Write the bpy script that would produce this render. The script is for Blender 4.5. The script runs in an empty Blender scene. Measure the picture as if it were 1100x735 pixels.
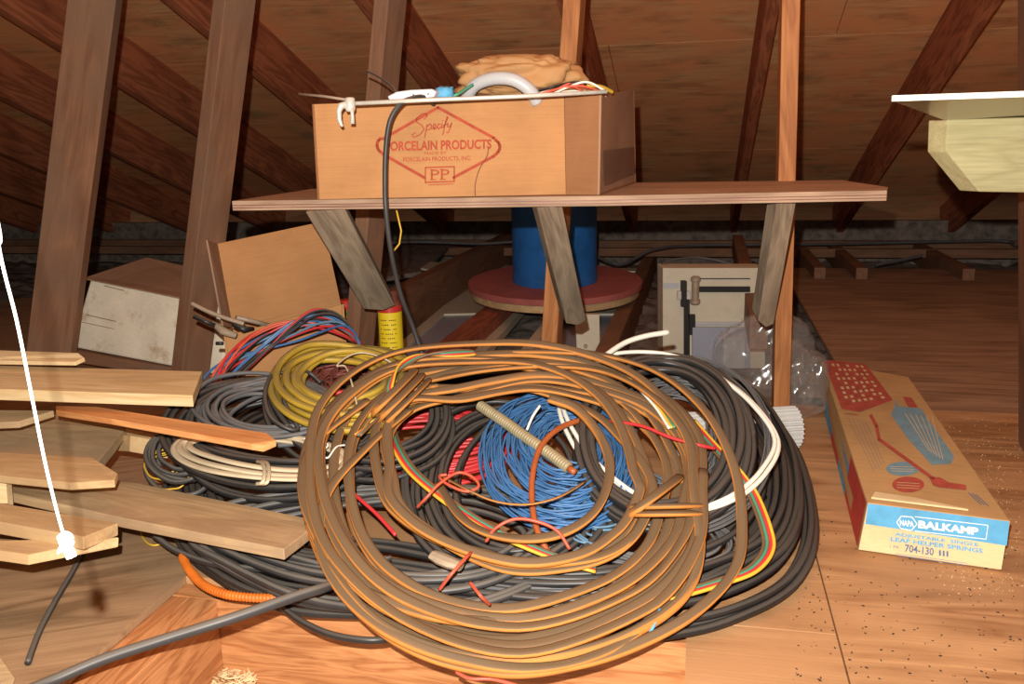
import bpy, bmesh, math, random
from mathutils import Vector, Matrix, noise as mn
random.seed(7)
C = bpy.context.scene.collection
scene = bpy.context.scene

# ------------------------------------------------------------------ camera
F = 950.0
PITCH = math.radians(12.9); ROLL = math.radians(1.3); CAM = Vector((0, 0, .65))
f_ = Vector((0, math.cos(PITCH), -math.sin(PITCH)))
r0 = Vector((1, 0, 0)); u0 = r0.cross(f_)
R_ = r0*math.cos(ROLL) - u0*math.sin(ROLL)
U_ = u0*math.cos(ROLL) + r0*math.sin(ROLL)
cd = bpy.data.cameras.new('camera'); cam = bpy.data.objects.new('camera', cd); C.objects.link(cam)
m = Matrix((R_, U_, -f_)).transposed().to_4x4(); m.translation = CAM
cam.matrix_world = m
cd.sensor_width = 36; cd.lens = F*36/1100; cd.clip_start = .02
scene.camera = cam

# ------------------------------------------------------------------ light: the camera's flash, a little dim spill
w = bpy.data.worlds.new('world'); scene.world = w; w.use_nodes = True
w.node_tree.nodes['Background'].inputs[0].default_value = (1, .9, .8, 1)
w.node_tree.nodes['Background'].inputs[1].default_value = .06
ld = bpy.data.lights.new('flash', 'POINT'); ld.energy = 150; ld.shadow_soft_size = .006; ld.color = (1, .95, .87)
lo = bpy.data.objects.new('flash', ld); C.objects.link(lo); lo.location = CAM + Vector((-.027, .0, .07))
vs = scene.view_settings
vs.view_transform = 'Standard'; vs.look = 'None'; vs.gamma = 1; vs.exposure = 0; vs.use_curve_mapping = False

# ------------------------------------------------------------------ picture <-> place helpers
def ray(px, py):
    return f_ + R_*((px-550)/F) - U_*((py-367.5)/F)
def at(px, py, Y):
    d = ray(px, py); return CAM + d*(Y/d.y)
def fl(px, py, z=0.0):
    d = ray(px, py); return CAM + d*((z-CAM.z)/d.z)
def onp(px, py, y0, z0, k):
    """where the sight line meets the sloping sheet z = z0 + k*(y-y0)"""
    d = ray(px, py)
    t = (z0 - k*y0 - CAM.z)/(d.z - k*d.y)
    return CAM + d*t

# ------------------------------------------------------------------ mesh building
WM = {}
class MB:
    def __init__(s): s.v = []; s.f = []
    def add(s, vs, fs):
        o = len(s.v); s.v += [Vector(p) for p in vs]; s.f += [tuple(i+o for i in q) for q in fs]; return s
    def hexa(s, a, b):
        """two matching rings of points a (top) b (bottom)"""
        n = len(a); fs = [tuple(range(n)), tuple(range(2*n-1, n-1, -1))]
        fs += [(i, n+i, n+(i+1) % n, (i+1) % n) for i in range(n)]
        return s.add(list(a)+list(b), fs)
    def box(s, c, d, M=None):
        x, y, z = d[0]/2, d[1]/2, d[2]/2
        P = [Vector(c)+Vector(q) for q in ((-x,-y,z),(x,-y,z),(x,y,z),(-x,y,z),(-x,-y,-z),(x,-y,-z),(x,y,-z),(-x,y,-z))]
        if M: P = [M @ p for p in P]
        return s.hexa(P[:4], P[4:])
    def tube(s, pts, r, n=8, closed=False, flat=1.0, cap=True, twin=0.0):
        pts = [Vector(p) for p in pts]; N = len(pts)
        up = None; rings = []
        for i, p in enumerate(pts):
            a = pts[(i-1) % N] if (closed or i > 0) else p
            b = pts[(i+1) % N] if (closed or i < N-1) else p
            t = (b-a)
            if t.length < 1e-9: t = Vector((1, 0, 0))
            t.normalize()
            if up is None:
                up = Vector((0, 0, 1)) if abs(t.z) < .9 else Vector((0, 1, 0))
            side = t.cross(up)
            if side.length < 1e-6: side = t.cross(Vector((0.3, 1, .2)))
            side.normalize(); up2 = side.cross(t).normalized(); up = up2
            if flat != 1.0:
                w = Vector((0, 0, 1)); w = w - t*w.dot(t)
                if w.length > .2: up2 = w.normalized(); side = t.cross(up2)
            rr = r[i] if isinstance(r, (list, tuple)) else r
            if twin:
                # two conductors side by side under one jacket, rolling slowly along the run
                tw = .9*mn.noise(Vector((i*.045, twin, 2.2))); ct, st = math.cos(tw), math.sin(tw); ring = []
                for k in range(n):
                    a_ = 2*math.pi*k/n; q = rr*(1+.31*math.cos(2*a_)); x_, y_ = math.cos(a_)*q*1.12, math.sin(a_)*q
                    ring.append(p + side*(x_*ct-y_*st) + up2*(x_*st+y_*ct))
                rings.append(ring); continue
            rings.append([p + side*(math.cos(2*math.pi*k/n)*rr) + up2*(math.sin(2*math.pi*k/n)*rr*flat) for k in range(n)])
        vs = [q for R in rings for q in R]; fs = []
        for i in range(N if closed else N-1):
            j = (i+1) % N
            for k in range(n):
                l = (k+1) % n
                fs.append((i*n+k, i*n+l, j*n+l, j*n+k))
        if not closed and cap:
            fs.append(tuple(range(n-1, -1, -1))); fs.append(tuple((N-1)*n+k for k in range(n)))
        return s.add(vs, fs)
    def lathe(s, c, prof, n=32, M=None):
        """prof: (r,z) list, closed solid around z"""
        vs = []; fs = []
        for r, z in prof:
            for k in range(n):
                p = Vector((r*math.cos(2*math.pi*k/n), r*math.sin(2*math.pi*k/n), z))
                vs.append((M @ p if M else p) + Vector(c))
        for i in range(len(prof)-1):
            for k in range(n):
                l = (k+1) % n
                fs.append((i*n+k, i*n+l, (i+1)*n+l, (i+1)*n+k))
        fs.append(tuple(range(n-1, -1, -1))); fs.append(tuple((len(prof)-1)*n+k for k in range(n)))
        return s.add(vs, fs)

def props(o, label=None, cat=None, group=None, kind=None):
    if label: o['label'] = label
    if cat: o['category'] = cat
    if group: o['group'] = group
    if kind: o['kind'] = kind
    return o
def link(name, me, M, mat, parent, bevel=0, smooth=False, **kw):
    me.materials.append(mat)
    o = bpy.data.objects.new(name, me); C.objects.link(o)
    if parent:
        o.parent = parent; o.matrix_parent_inverse = WM[parent.name].inverted()
    o.matrix_basis = M; WM[o.name] = M.copy()
    if smooth:
        me.polygons.foreach_set('use_smooth', [True]*len(me.polygons))
    if bevel:
        b = o.modifiers.new('bevel', 'BEVEL'); b.width = bevel; b.segments = 2; b.limit_method = 'ANGLE'
    return props(o, **kw)
def build(mb, name, mat, parent=None, M=None, bevel=0, smooth=False, fix=True, **kw):
    """world-space geometry -> one object; M gives its local frame"""
    if M is None:
        xs = [p.x for p in mb.v]; ys = [p.y for p in mb.v]; zs = [p.z for p in mb.v]
        M = Matrix.Translation(((min(xs)+max(xs))/2, (min(ys)+max(ys))/2, min(zs)))
    inv = M.inverted()
    me = bpy.data.meshes.new(name)
    me.from_pydata([inv @ p for p in mb.v], [], mb.f)
    if fix:
        bm = bmesh.new(); bm.from_mesh(me); bmesh.ops.recalc_face_normals(bm, faces=bm.faces); bm.to_mesh(me); bm.free()
    me.update()
    return link(name, me, M, mat, parent, bevel, smooth, **kw)
def thing(name, loc, label, cat, group=None, rz=0):
    o = bpy.data.objects.new(name, None); C.objects.link(o)
    M = Matrix.Translation(loc) @ Matrix.Rotation(rz, 4, 'Z'); o.matrix_basis = M; WM[o.name] = M
    o.empty_display_size = .05
    return props(o, label, cat, group)
def frame(o, x, zhint):
    x = x.normalized(); y = zhint.cross(x).normalized(); z = x.cross(y)
    M = Matrix((x, y, z)).transposed().to_4x4(); M.translation = o; return M
def slab(name, P, th, mat, parent=None, bevel=.0015, grain=None, **kw):
    """board from its top outline P (world points), th thick, below it. grain runs along the first edge"""
    P = [Vector(p) for p in P]
    n = Vector((0, 0, 0))
    for i in range(len(P)): n += (P[i]-P[0]).cross(P[(i+1) % len(P)]-P[0])
    n.normalize()
    if n.z < 0: n = -n
    mb = MB().hexa(P, [p-n*th for p in P])
    x = grain if grain is not None else P[1]-P[0]
    c = sum(P, Vector())/len(P)
    return build(mb, name, mat, parent, frame(c-n*th, x, n), bevel, **kw)
def beam(name, a, b, w, h, mat, parent=None, up=Vector((0, 0, 1)), bevel=.002, **kw):
    """bar from a to b; w across, h along up; a,b on the centre line"""
    a = Vector(a); b = Vector(b); M = frame((a+b)/2, b-a, up); L = (b-a).length
    mb = MB().box((0, 0, 0), (L, w, h), M)
    return build(mb, name, mat, parent, M, bevel, **kw)

# ------------------------------------------------------------------ materials
def lin(c): return tuple(((x/255)/12.92 if x/255 <= .04045 else ((x/255+.055)/1.055)**2.4) for x in c)+(1,)
def newmat(name):
    m = bpy.data.materials.new(name); m.use_nodes = True; nt = m.node_tree
    return m, nt, nt.nodes['Principled BSDF']
def ramp(nt, fac, stops):
    r = nt.nodes.new('ShaderNodeValToRGB'); e = r.color_ramp.elements
    e[0].position, e[0].color = stops[0]; e[1].position, e[1].color = stops[-1]
    for p, c in stops[1:-1]:
        q = e.new(p); q.color = c
    nt.links.new(fac, r.inputs[0]); return r.outputs[0]
def coords(nt, scale, kind='Object', loc=(0, 0, 0)):
    t = nt.nodes.new('ShaderNodeTexCoord'); mp = nt.nodes.new('ShaderNodeMapping')
    mp.inputs['Scale'].default_value = scale; mp.inputs['Location'].default_value = loc
    nt.links.new(t.outputs[kind], mp.inputs[0]); return mp.outputs[0]
def noise(nt, vec, sc, det=4, rough=.5, dist=0):
    n = nt.nodes.new('ShaderNodeTexNoise'); n.inputs['Scale'].default_value = sc; n.inputs['Detail'].default_value = det
    n.inputs['Roughness'].default_value = rough; n.inputs['Distortion'].default_value = dist
    nt.links.new(vec, n.inputs['Vector']); return n.outputs[0]
def mix(nt, fac, a, b, mode='MIX'):
    m = nt.nodes.new('ShaderNodeMixRGB'); m.blend_type = mode
    for i, x in ((0, fac), (1, a), (2, b)):
        if hasattr(x, 'links'): nt.links.new(x, m.inputs[i])
        else: m.inputs[i].default_value = x
    return m.outputs[0]
def bump(nt, p, h, s, d=.01):
    b = nt.nodes.new('ShaderNodeBump'); b.inputs['Strength'].default_value = s; b.inputs['Distance'].default_value = d
    nt.links.new(h, b.inputs['Height']); nt.links.new(b.outputs[0], p.inputs['Normal'])
def wood(name, dark, light, gs=1.0, rough=.7, knots=.35, stain=None, loc=(0, 0, 0), contrast=1.0):
    m, nt, p = newmat(name)
    v = coords(nt, (1.1*gs, 9*gs, 9*gs), loc=loc)
    rings = noise(nt, v, 2.2, 3, .5, 1.2)
    fine = noise(nt, coords(nt, (3, 120, 120), loc=loc), 2.0, 3, .6)
    wv = nt.nodes.new('ShaderNodeMath'); wv.operation = 'MULTIPLY'; wv.inputs[1].default_value = 9.0
    nt.links.new(rings, wv.inputs[0])
    sn = nt.nodes.new('ShaderNodeMath'); sn.operation = 'PINGPONG'; sn.inputs[1].default_value = 1.0
    nt.links.new(wv.outputs[0], sn.inputs[0])
    dark = tuple(a+(b-a)*.3 for a, b in zip(dark, light))
    mid = tuple((a+b)/2 for a, b in zip(lin(dark), lin(light)))
    c = ramp(nt, sn.outputs[0], [(0.0, lin(light)), (.6, mid), (1.0, lin(dark))])
    c = mix(nt, .35*contrast, c, ramp(nt, fine, [(.3, (.35, .3, .26, 1)), (.7, (1, 1, 1, 1))]), 'MULTIPLY')
    kn = noise(nt, coords(nt, (2.2, 6, 6), loc=loc), 1.6, 2, .5)
    c = mix(nt, 1.0, c, ramp(nt, kn, [(.0, (1-knots,)*3+(1,)), (.36, (1-knots*.6,)*3+(1,)), (.5, (1, 1, 1, 1))]), 'MULTIPLY')
    if stain:
        st = noise(nt, coords(nt, (3, 3, 3), loc=loc), 1.3, 5, .65)
        f = ramp(nt, st, [(.42, (0, 0, 0, 1)), (.62, (1, 1, 1, 1))])
        c = mix(nt, f, c, lin(stain))
    nt.links.new(c, p.inputs['Base Color']); p.inputs['Roughness'].default_value = rough
    p.inputs['Specular IOR Level'].default_value = .25
    bump(nt, p, fine, .25, .002)
    return m
def plain(name, col, rough=.5, metal=0, spec=.5, var=.12, vs=30, bmp=0):
    m, nt, p = newmat(name)
    n = noise(nt, coords(nt, (1, 1, 1)), vs, 4, .6)
    a = lin(col); d = tuple(x*(1-var*2) for x in a[:3])+(1,)
    c = ramp(nt, n, [(.3, d), (.6, a)])
    nt.links.new(c, p.inputs['Base Color']); p.inputs['Roughness'].default_value = rough
    p.inputs['Metallic'].default_value = metal; p.inputs['Specular IOR Level'].default_value = spec
    if bmp: bump(nt, p, n, bmp, .003)
    return m
def dusty(name, col, dust, amt=.7, lo=.25, hi=.85, rough=.6, var=.2, vs=8, spec=.4):
    """a cable jacket with settled dust on whatever faces up"""
    m, nt, p = newmat(name)
    n = noise(nt, coords(nt, (1, 1, 1)), vs, 4, .6)
    a = lin(col); base = ramp(nt, n, [(.3, tuple(x*(1-var*2) for x in a[:3])+(1,)), (.65, a)])
    g = nt.nodes.new('ShaderNodeNewGeometry'); sx = nt.nodes.new('ShaderNodeSeparateXYZ'); nt.links.new(g.outputs['Normal'], sx.inputs[0])
    ad = nt.nodes.new('ShaderNodeMath'); ad.operation = 'MULTIPLY_ADD'; ad.inputs[1].default_value = .5
    nt.links.new(n, ad.inputs[0]); nt.links.new(sx.outputs[2], ad.inputs[2])
    f = ramp(nt, ad.outputs[0], [(min(.99, lo+.25), (0, 0, 0, 1)), (min(1, hi+.25), (amt,)*3+(1,))])
    c = mix(nt, f, base, lin(dust))
    nt.links.new(c, p.inputs['Base Color']); p.inputs['Roughness'].default_value = rough
    p.inputs['Specular IOR Level'].default_value = spec
    return m
def card(name, col, worn=None, rough=.8):
    m, nt, p = newmat(name)
    n = noise(nt, coords(nt, (1, 1, 1)), 7, 5, .6)
    a = lin(col)
    c = ramp(nt, n, [(.3, tuple(x*.8 for x in a[:3])+(1,)), (.6, a)])
    fib = noise(nt, coords(nt, (4, 60, 200)), 3, 2)
    c = mix(nt, .2, c, ramp(nt, fib, [(.35, (.6, .55, .5, 1)), (.65, (1, 1, 1, 1))]), 'MULTIPLY')
    if worn:
        wn = noise(nt, coords(nt, (1, 1, 1), loc=(3, 1, 2)), 14, 6, .7)
        c = mix(nt, ramp(nt, wn, [(.55, (0, 0, 0, 1)), (.7, (.8, .8, .8, 1))]), c, lin(worn))
    nt.links.new(c, p.inputs['Base Color']); p.inputs['Roughness'].default_value = rough; p.inputs['Specular IOR Level'].default_value = .2
    return m

M = {}
M['roof_ply'] = wood('roof_plywood', (228, 140, 90), (255, 200, 140), .6, .75, .5, stain=(250, 168, 112))
M['rafter'] = wood('rafter_wood', (138, 76, 50), (206, 124, 84), .8, .75, .3)
M['post'] = wood('brown_post_wood', (122, 84, 62), (166, 120, 90), .5, .75, .3, stain=(132, 102, 80))
M['joist'] = wood('joist_wood', (130, 70, 54), (186, 112, 84), .8, .7, .3)
M['orange_stud'] = wood('orange_stud_wood', (160, 98, 54), (206, 138, 84), .9, .6, .25)
M['floor_ply'] = wood('floor_plywood', (146, 98, 60), (212, 162, 114), .42, .7, .4, stain=(184, 138, 96))
M['grey_ply'] = wood('dusty_plywood', (116, 88, 60), (186, 150, 112), .6, .8, .45, stain=(160, 128, 96))
M['back_ply'] = wood('back_plywood', (140, 108, 82), (188, 152, 120), .5, .8, .3)
M['stick'] = wood('orange_stick_wood', (206, 132, 76), (234, 168, 108), 1.0, .6, .2)
M['fir'] = wood('orange_fir', (160, 96, 54), (214, 150, 98), 1.7, .55, .2)
M['pine'] = wood('pale_pine', (216, 180, 126), (240, 214, 166), .9, .6, .25)
M['oldpine'] = wood('dirty_pine', (166, 136, 98), (212, 182, 138), .8, .7, .3, stain=(170, 142, 110))
M['tanpine'] = wood('tan_pine', (196, 158, 110), (228, 196, 146), .8, .7, .3, stain=(190, 156, 114))
M['greywood'] = wood('weathered_grey_wood', (128, 110, 92), (176, 158, 134), 1.0, .8, .3)
M['shelf_ply'] = wood('shelf_plywood', (150, 122, 100), (188, 158, 132), .6, .7, .3)
M['green_wood'] = wood('yellow_green_wood', (168, 160, 116), (188, 180, 136), .6, .7, .2)
M['card'] = card('brown_cardboard', (190, 138, 90))
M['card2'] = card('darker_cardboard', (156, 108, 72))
M['card3'] = card('grey_brown_cardboard', (168, 134, 108))
M['white_card'] = card('white_carton', (252, 242, 218), worn=(190, 160, 120))
M['redink'] = plain('red_ink', (176, 72, 44), .8, var=.15, vs=60)
M['blueink'] = plain('blue_ink', (92, 170, 214), .7)
M['blueprint'] = plain('faded_blue_ink', (128, 164, 180), .8)
M['redprint'] = plain('red_print', (206, 66, 52), .7)
M['fadedred'] = plain('faded_red_print', (192, 86, 68), .8, var=.15, vs=40)
M['whiteink'] = plain('white_ink', (238, 236, 226), .7, var=.02)
M['greyblueink'] = plain('slate_ink', (96, 118, 150), .7)
M['balk'] = card('printed_carton', (206, 164, 112))
M['balkend'] = card('carton_end', (236, 208, 160))
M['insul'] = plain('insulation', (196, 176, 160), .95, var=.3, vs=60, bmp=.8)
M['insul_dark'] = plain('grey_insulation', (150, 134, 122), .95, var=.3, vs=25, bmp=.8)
M['blue_drum'] = plain('blue_paint', (40, 110, 184), .4, var=.15, vs=12)
M['red_disc'] = plain('dull_red_board', (186, 104, 96), .7, var=.12, vs=8)
M['white_metal'] = plain('white_enamel', (214, 204, 180), .5, var=.05)
M['grey_glass'] = plain('dull_pane', (164, 168, 184), .35, var=.06, vs=5)
M['dark_metal'] = plain('dark_metal', (44, 40, 38), .5, .3)
M['steel'] = plain('pale_steel', (216, 212, 200), .35, .15)
M['rustrod'] = plain('dull_rod', (170, 150, 128), .5, .1)
M['tan'] = dusty('orange_rubber_jacket', (212, 138, 62), (98, 80, 58), .95, .40, .66, .7)
M['black'] = dusty('black_jacket', (44, 42, 42), (100, 92, 84), .55, .4, 1.0, .4)
M['charcoal'] = dusty('charcoal_jacket', (62, 60, 60), (124, 116, 106), .6, .4, .95, .45)
M['grey'] = dusty('grey_wire', (96, 96, 98), (124, 118, 112), .4, .4, .95, .5)
M['blue'] = plain('blue_wire', (70, 118, 170), .45, var=.15, vs=20)
M['ltblue'] = plain('slate_blue_wire', (104, 140, 166), .45, var=.12)
M['red'] = plain('red_wire', (208, 56, 58), .4, var=.12)
M['pinkred'] = plain('salmon_wire', (214, 92, 66), .45, var=.12)
M['orange'] = plain('orange_wire', (176, 92, 46), .45, var=.12)
M['maroon'] = plain('maroon_wire', (128, 66, 56), .5, var=.15)
M['yellow'] = dusty('yellow_olive_jacket', (196, 160, 52), (128, 112, 62), .85, .4, .8, .5)
M['ywire'] = plain('yellow_wire', (226, 180, 60), .4, var=.06)
M['gwire'] = plain('green_wire', (72, 146, 116), .4, var=.08)
M['bwire'] = plain('brown_wire', (116, 84, 58), .45, var=.08)
M['white'] = plain('white_jacket', (240, 236, 222), .4, var=.03)
M['cream'] = dusty('cream_jacket', (224, 206, 172), (176, 156, 128), .6, .5, .95, .5)
M['armor'] = plain('armored_conduit', (164, 150, 116), .5, .1, var=.12)
M['rustconduit'] = plain('orange_conduit', (214, 112, 34), .5, var=.15)
M['paper'] = plain('kraft_paper', (186, 138, 88), .75, var=.08, vs=9)
M['plastic'] = plain('white_plastic', (204, 208, 212), .3, var=.02)
M['greyhose'] = plain('pale_grey_hose', (190, 192, 194), .35, var=.03)
M['yellowcan'] = plain('yellow_label', (240, 206, 40), .4, var=.05)
M['redcan'] = plain('red_label', (196, 52, 44), .4, var=.05)
M['greencan'] = plain('green_label', (64, 140, 52), .4, var=.05)
M['corr'] = plain('pale_corrugated', (206, 206, 202), .5, var=.05)
M['dirt'] = plain('dark_specks', (52, 34, 26), .9)
M['cork'] = plain('shredded_bits', (222, 196, 150), .9)
M['rope'] = plain('white_cord', (250, 248, 244), .6, var=.02)
def film():
    m, nt, p = newmat('clear_film')
    nt.nodes.remove(p); out = nt.nodes['Material Output']
    t = nt.nodes.new('ShaderNodeBsdfTransparent'); t.inputs[0].default_value = (.97, .96, .95, 1)
    g = nt.nodes.new('ShaderNodeBsdfGlossy'); g.inputs['Roughness'].default_value = .18; g.inputs[0].default_value = (.9, .9, .9, 1)
    d = nt.nodes.new('ShaderNodeBsdfDiffuse'); d.inputs[0].default_value = (.8, .78, .74, 1)
    a = nt.nodes.new('ShaderNodeMixShader'); a.inputs[0].default_value = .45; nt.links.new(g.outputs[0], a.inputs[1]); nt.links.new(d.outputs[0], a.inputs[2])
    b = nt.nodes.new('ShaderNodeMixShader'); b.inputs[0].default_value = .15; nt.links.new(t.outputs[0], b.inputs[1]); nt.links.new(a.outputs[0], b.inputs[2])
    nt.links.new(b.outputs[0], out.inputs[0]); return m
M['film'] = film()
def glassy():
    m, nt, p = newmat('green_glass')
    p.inputs['Base Color'].default_value = lin((176, 176, 150)); p.inputs['Roughness'].default_value = .25
    p.inputs['Transmission Weight'].default_value = .35; return m
M['glass'] = glassy()

# ================================================================== THE ATTIC
DEP = at(757, 150, 100) - CAM; DEP.z = 0; DEP.normalize()          # horizontal, away, along the joists
ACR = Vector((DEP.y, -DEP.x, 0))                                     # horizontal, across to the right
RD = ray(755, 480).normalized()                                      # rafter run, down to the eave
RD = (DEP*RD.dot(DEP) + Vector((0, 0, RD.z))).normalized()
RN = ACR.cross(RD).normalized()
if RN.z < 0: RN = -RN
RP0 = at(550, 0, 2.75)
def onroof(px, py, off=0.0):
    d = ray(px, py); o = RP0 + RN*off
    return CAM + d*((o-CAM).dot(RN)/d.dot(RN))
RH = .19
# roof sheathing: plywood sheets over the rafters
mb = MB(); sO = onroof(654, 49, RH)
for i in range(-3, 3):
    for j in range(-3, 4):
        a = sO + RD*(i*1.22+.0015) + ACR*(j*2.44 + (.8 if i % 2 else 0))
        P = [a, a+RD*1.217, a+RD*1.217+ACR*2.437, a+ACR*2.437]
        mb.hexa([p+RN*.012 for p in P], P)
# keep only what lies above the eave
ceil = build(mb, 'ceiling', M['roof_ply'], None, frame(sO, ACR, RN), kind='structure')
mb = MB(); a = sO + RN*.02 - RD*4 - ACR*8; mb.hexa([p+RN*.02 for p in (a, a+RD*9, a+RD*9+ACR*17, a+ACR*17)], [a, a+RD*9, a+RD*9+ACR*17, a+ACR*17])
build(mb, 'ceiling_felt', M['dark_metal'], ceil)
# rafters
base = onroof(597, 0); step = .598
for k in range(-9, 5):
    c = base + ACR*(k*step/abs(ACR.x)*ACR.x) + ACR*.019 + RN*RH/2
    beam('roof_beam', c - RD*2.6, c + RD*3.05, .038, RH, M['rafter'], None, RN, kind='structure')
# back edge of the attic: low board and eave
e0 = CAM*0 + DEP*5.45
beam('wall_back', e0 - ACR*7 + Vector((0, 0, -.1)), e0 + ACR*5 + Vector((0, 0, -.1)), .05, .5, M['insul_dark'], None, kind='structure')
for k, (yy, hh) in enumerate(((5.2, .06), (4.9, .045))):
    c = DEP*yy + Vector((0, 0, .03 + .0*k))
    beam('trim_%d' % (k+1), c - ACR*6.5, c + ACR*4.5, .04, hh, M['post'], None, kind='structure')

# floor plywood with the joist-bay opening
HL = fl(199, 619); HR = fl(737, 690)
farx = (HR-HL); 
near = -DEP
A = HL; B = HL + ACR*((HR-HL).dot(ACR))
Cc = B - DEP*1.2; D = A - DEP*1.2
def gp(u, v): return DEP*v + ACR*u      # floor coordinates
def cuv(p): return (p.dot(ACR), p.dot(DEP))
uA, vA = cuv(A); uB, vB = cuv(B)
TH = .013
VB = 2.18
def panel(mb, u0, u1, v0, v1, z=0, th=TH):
    P = [gp(u0, v0), gp(u1, v0), gp(u1, v1), gp(u0, v1)]
    P = [p+Vector((0, 0, z)) for p in P]
    mb.hexa(P, [p-Vector((0, 0, th)) for p in P])
uS = cuv(fl(905, 705))[0]     # seam on the right
mb = MB(); g = .0012
panel(mb, uA+g, uS-g, vA, VB)
panel(mb, uB, uS-g, vA-.9, vA-2*g)
panel(mb, uS+g, uS+2.2, vA-1.0, cuv(fl(1000, 441))[1]-g)
floor = build(mb, 'floor', M['floor_ply'], None, frame(A, ACR, Vector((0, 0, 1))), kind='structure')
mb = MB(); panel(mb, -3.0, uA, vA-1.2, VB); panel(mb, -3.0, cuv(fl(300, 360))[0], VB, 3.4)
build(mb, 'floor_left', M['grey_ply'], None, frame(gp(-1, .5), ACR*.9+DEP*.45, Vector((0, 0, 1))), kind='structure')
mb = MB()
uR = cuv(fl(858, 320))[0]
panel(mb, uR, uR+3.2, cuv(fl(1000, 441))[1], cuv(fl(1000, 289))[1])
build(mb, 'floor_back_right', M['back_ply'], None, frame(gp(uR, 3), ACR, Vector((0, 0, 1))), kind='structure')
# framing under the floor: joists around the opening
beam('floor_beam', A + ACR*.034 - DEP*1.2 + Vector((0, 0, -.1)), A + ACR*.034 - DEP*.0335 + Vector((0, 0, -.1)), .075, .17, M['fir'], None, kind='structure')
beam('floor_beam', A - ACR*.3 - DEP*-.0 + Vector((0, 0, -.1)), B + ACR*.3 + Vector((0, 0, -.1)) , .066, .17, M['fir'], None, kind='structure')
beam('floor_beam', B + ACR*.03 - DEP*1.2 + Vector((0, 0, -.1)), B + ACR*.03 + DEP*.03 + Vector((0, 0, -.1)), .05, .17, M['fir'], None, kind='structure')
# insulation in the bays
def lumpy(name, u0, u1, v0, v1, z, amp, mat, n=60, **kw):
    mb = MB(); vs = []; fs = []
    for j in range(n+1):
        for i in range(n+1):
            p = gp(u0+(u1-u0)*i/n, v0+(v1-v0)*j/n); p.z = z + amp*mn.fractal(p*9, .7, 2.1, 4)
            vs.append(p)
    for j in range(n):
        for i in range(n):
            a = j*(n+1)+i; fs.append((a, a+1, a+n+2, a+n+1))
    k = len(vs); 
    mb.add(vs, fs)
    return build(mb, name, mat, None, None, 0, True, False, **kw)
lumpy('insulation', uA+.05, uB, vA-1.2, vA-.03, -.165, .02, M['insul'], 70, label='pale loose insulation in the floor bay under the opening', cat='insulation', kind='stuff')
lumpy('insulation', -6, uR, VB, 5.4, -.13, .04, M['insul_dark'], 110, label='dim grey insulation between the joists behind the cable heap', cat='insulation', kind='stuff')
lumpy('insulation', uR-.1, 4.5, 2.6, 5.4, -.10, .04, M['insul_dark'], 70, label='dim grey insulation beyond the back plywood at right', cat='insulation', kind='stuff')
# joists beyond the plywood (tops at floor level)
def joist(pxa, pya, va, vb, w=.045, h=.14, mat='joist', z=0):
    u, v = cuv(fl(pxa, pya, z))
    beam('floor_beam', gp(u, va)+Vector((0, 0, z-h/2)), gp(u, vb)+Vector((0, 0, z-h/2)), w, h, M[mat], None, kind='structure')
joist(470, 288, VB+.05, 5.3, .06, .22, 'post', .11)
joist(505, 352, VB+.02, 3.9, .09, .1, 'joist', 0)
joist(662, 350, VB+.02, 5.3, .06, .14, 'post', 0)
joist(870, 275, 4.2, 5.3, .05, .1, 'post', .05)
joist(905, 270, 4.2, 5.3, .05, .1, 'post', .05)
joist(1000, 268, 4.2, 5.3, .05, .1, 'post', .05)
# ================================================================== POSTS AND SHELF
def to_roof(a, b):
    d = (b-a); t = (RP0-RN*.03-a).dot(RN)/d.dot(RN); return a + d*t
def hint(deg, lean=None):
    a = math.radians(deg); return Vector((math.cos(a), math.sin(a), 0))
def post(name, b, t, w, h, mat, deg, label, group='posts that hold the shelf and roof'):
    b = Vector(b); t = to_roof(b, Vector(t)); d = (t-b).normalized()
    up = hint(deg); up = (up - d*up.dot(d)).normalized()
    M4 = frame((b+t)/2, d, up); L = (t-b).length
    return build(MB().box((0, 0, 0), (L, w, h), M4), name, M[mat], None, M4, .002, label=label, cat='post', group=group)
def foot(px, py, Y, px2, py2, Y2):
    """continue the line from (px2,..) through (px,py) down to the floor"""
    a = at(px, py, Y); b = at(px2, py2, Y2); d = a-b; return a + d*((.0-a.z)/d.z), b
b, t = foot(58, 360, 2.36, 100, 20, 2.36)
post('wooden_post', b, t, .045, .115, 'post', 3, 'broad brown post at the far left, left of the white carton')
b, t = foot(207, 380, 2.26, 251, 10, 2.24)
post('wooden_post', b, t, .042, .092, 'post', 58, 'brown post with one pale edge, in front of the white carton')
b, t = foot(387, 360, 2.18, 416, 40, 2.14)
post('wooden_post', b, t, .038, .080, 'post', 66, 'brown post between the open cardboard box and the yellow can')
b, t = foot(595, 330, 2.08, 616, 20, 2.04)
post('wooden_post', b, t, .038, .07, 'orange_stud', 76, 'slim orange post in front of the blue drum')
b = fl(838, 447); t = at(848, 10, 1.93)
post('wooden_post', b, t, .036, .06, 'orange_stud', 79, 'slim orange post standing in the clear plastic bag')
b = fl(1109, 484); t = at(1110, 10, 1.72)
post('wooden_post', b, t, .036, .09, 'post', 70, 'dark post cut off by the right edge of the photo')

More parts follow.
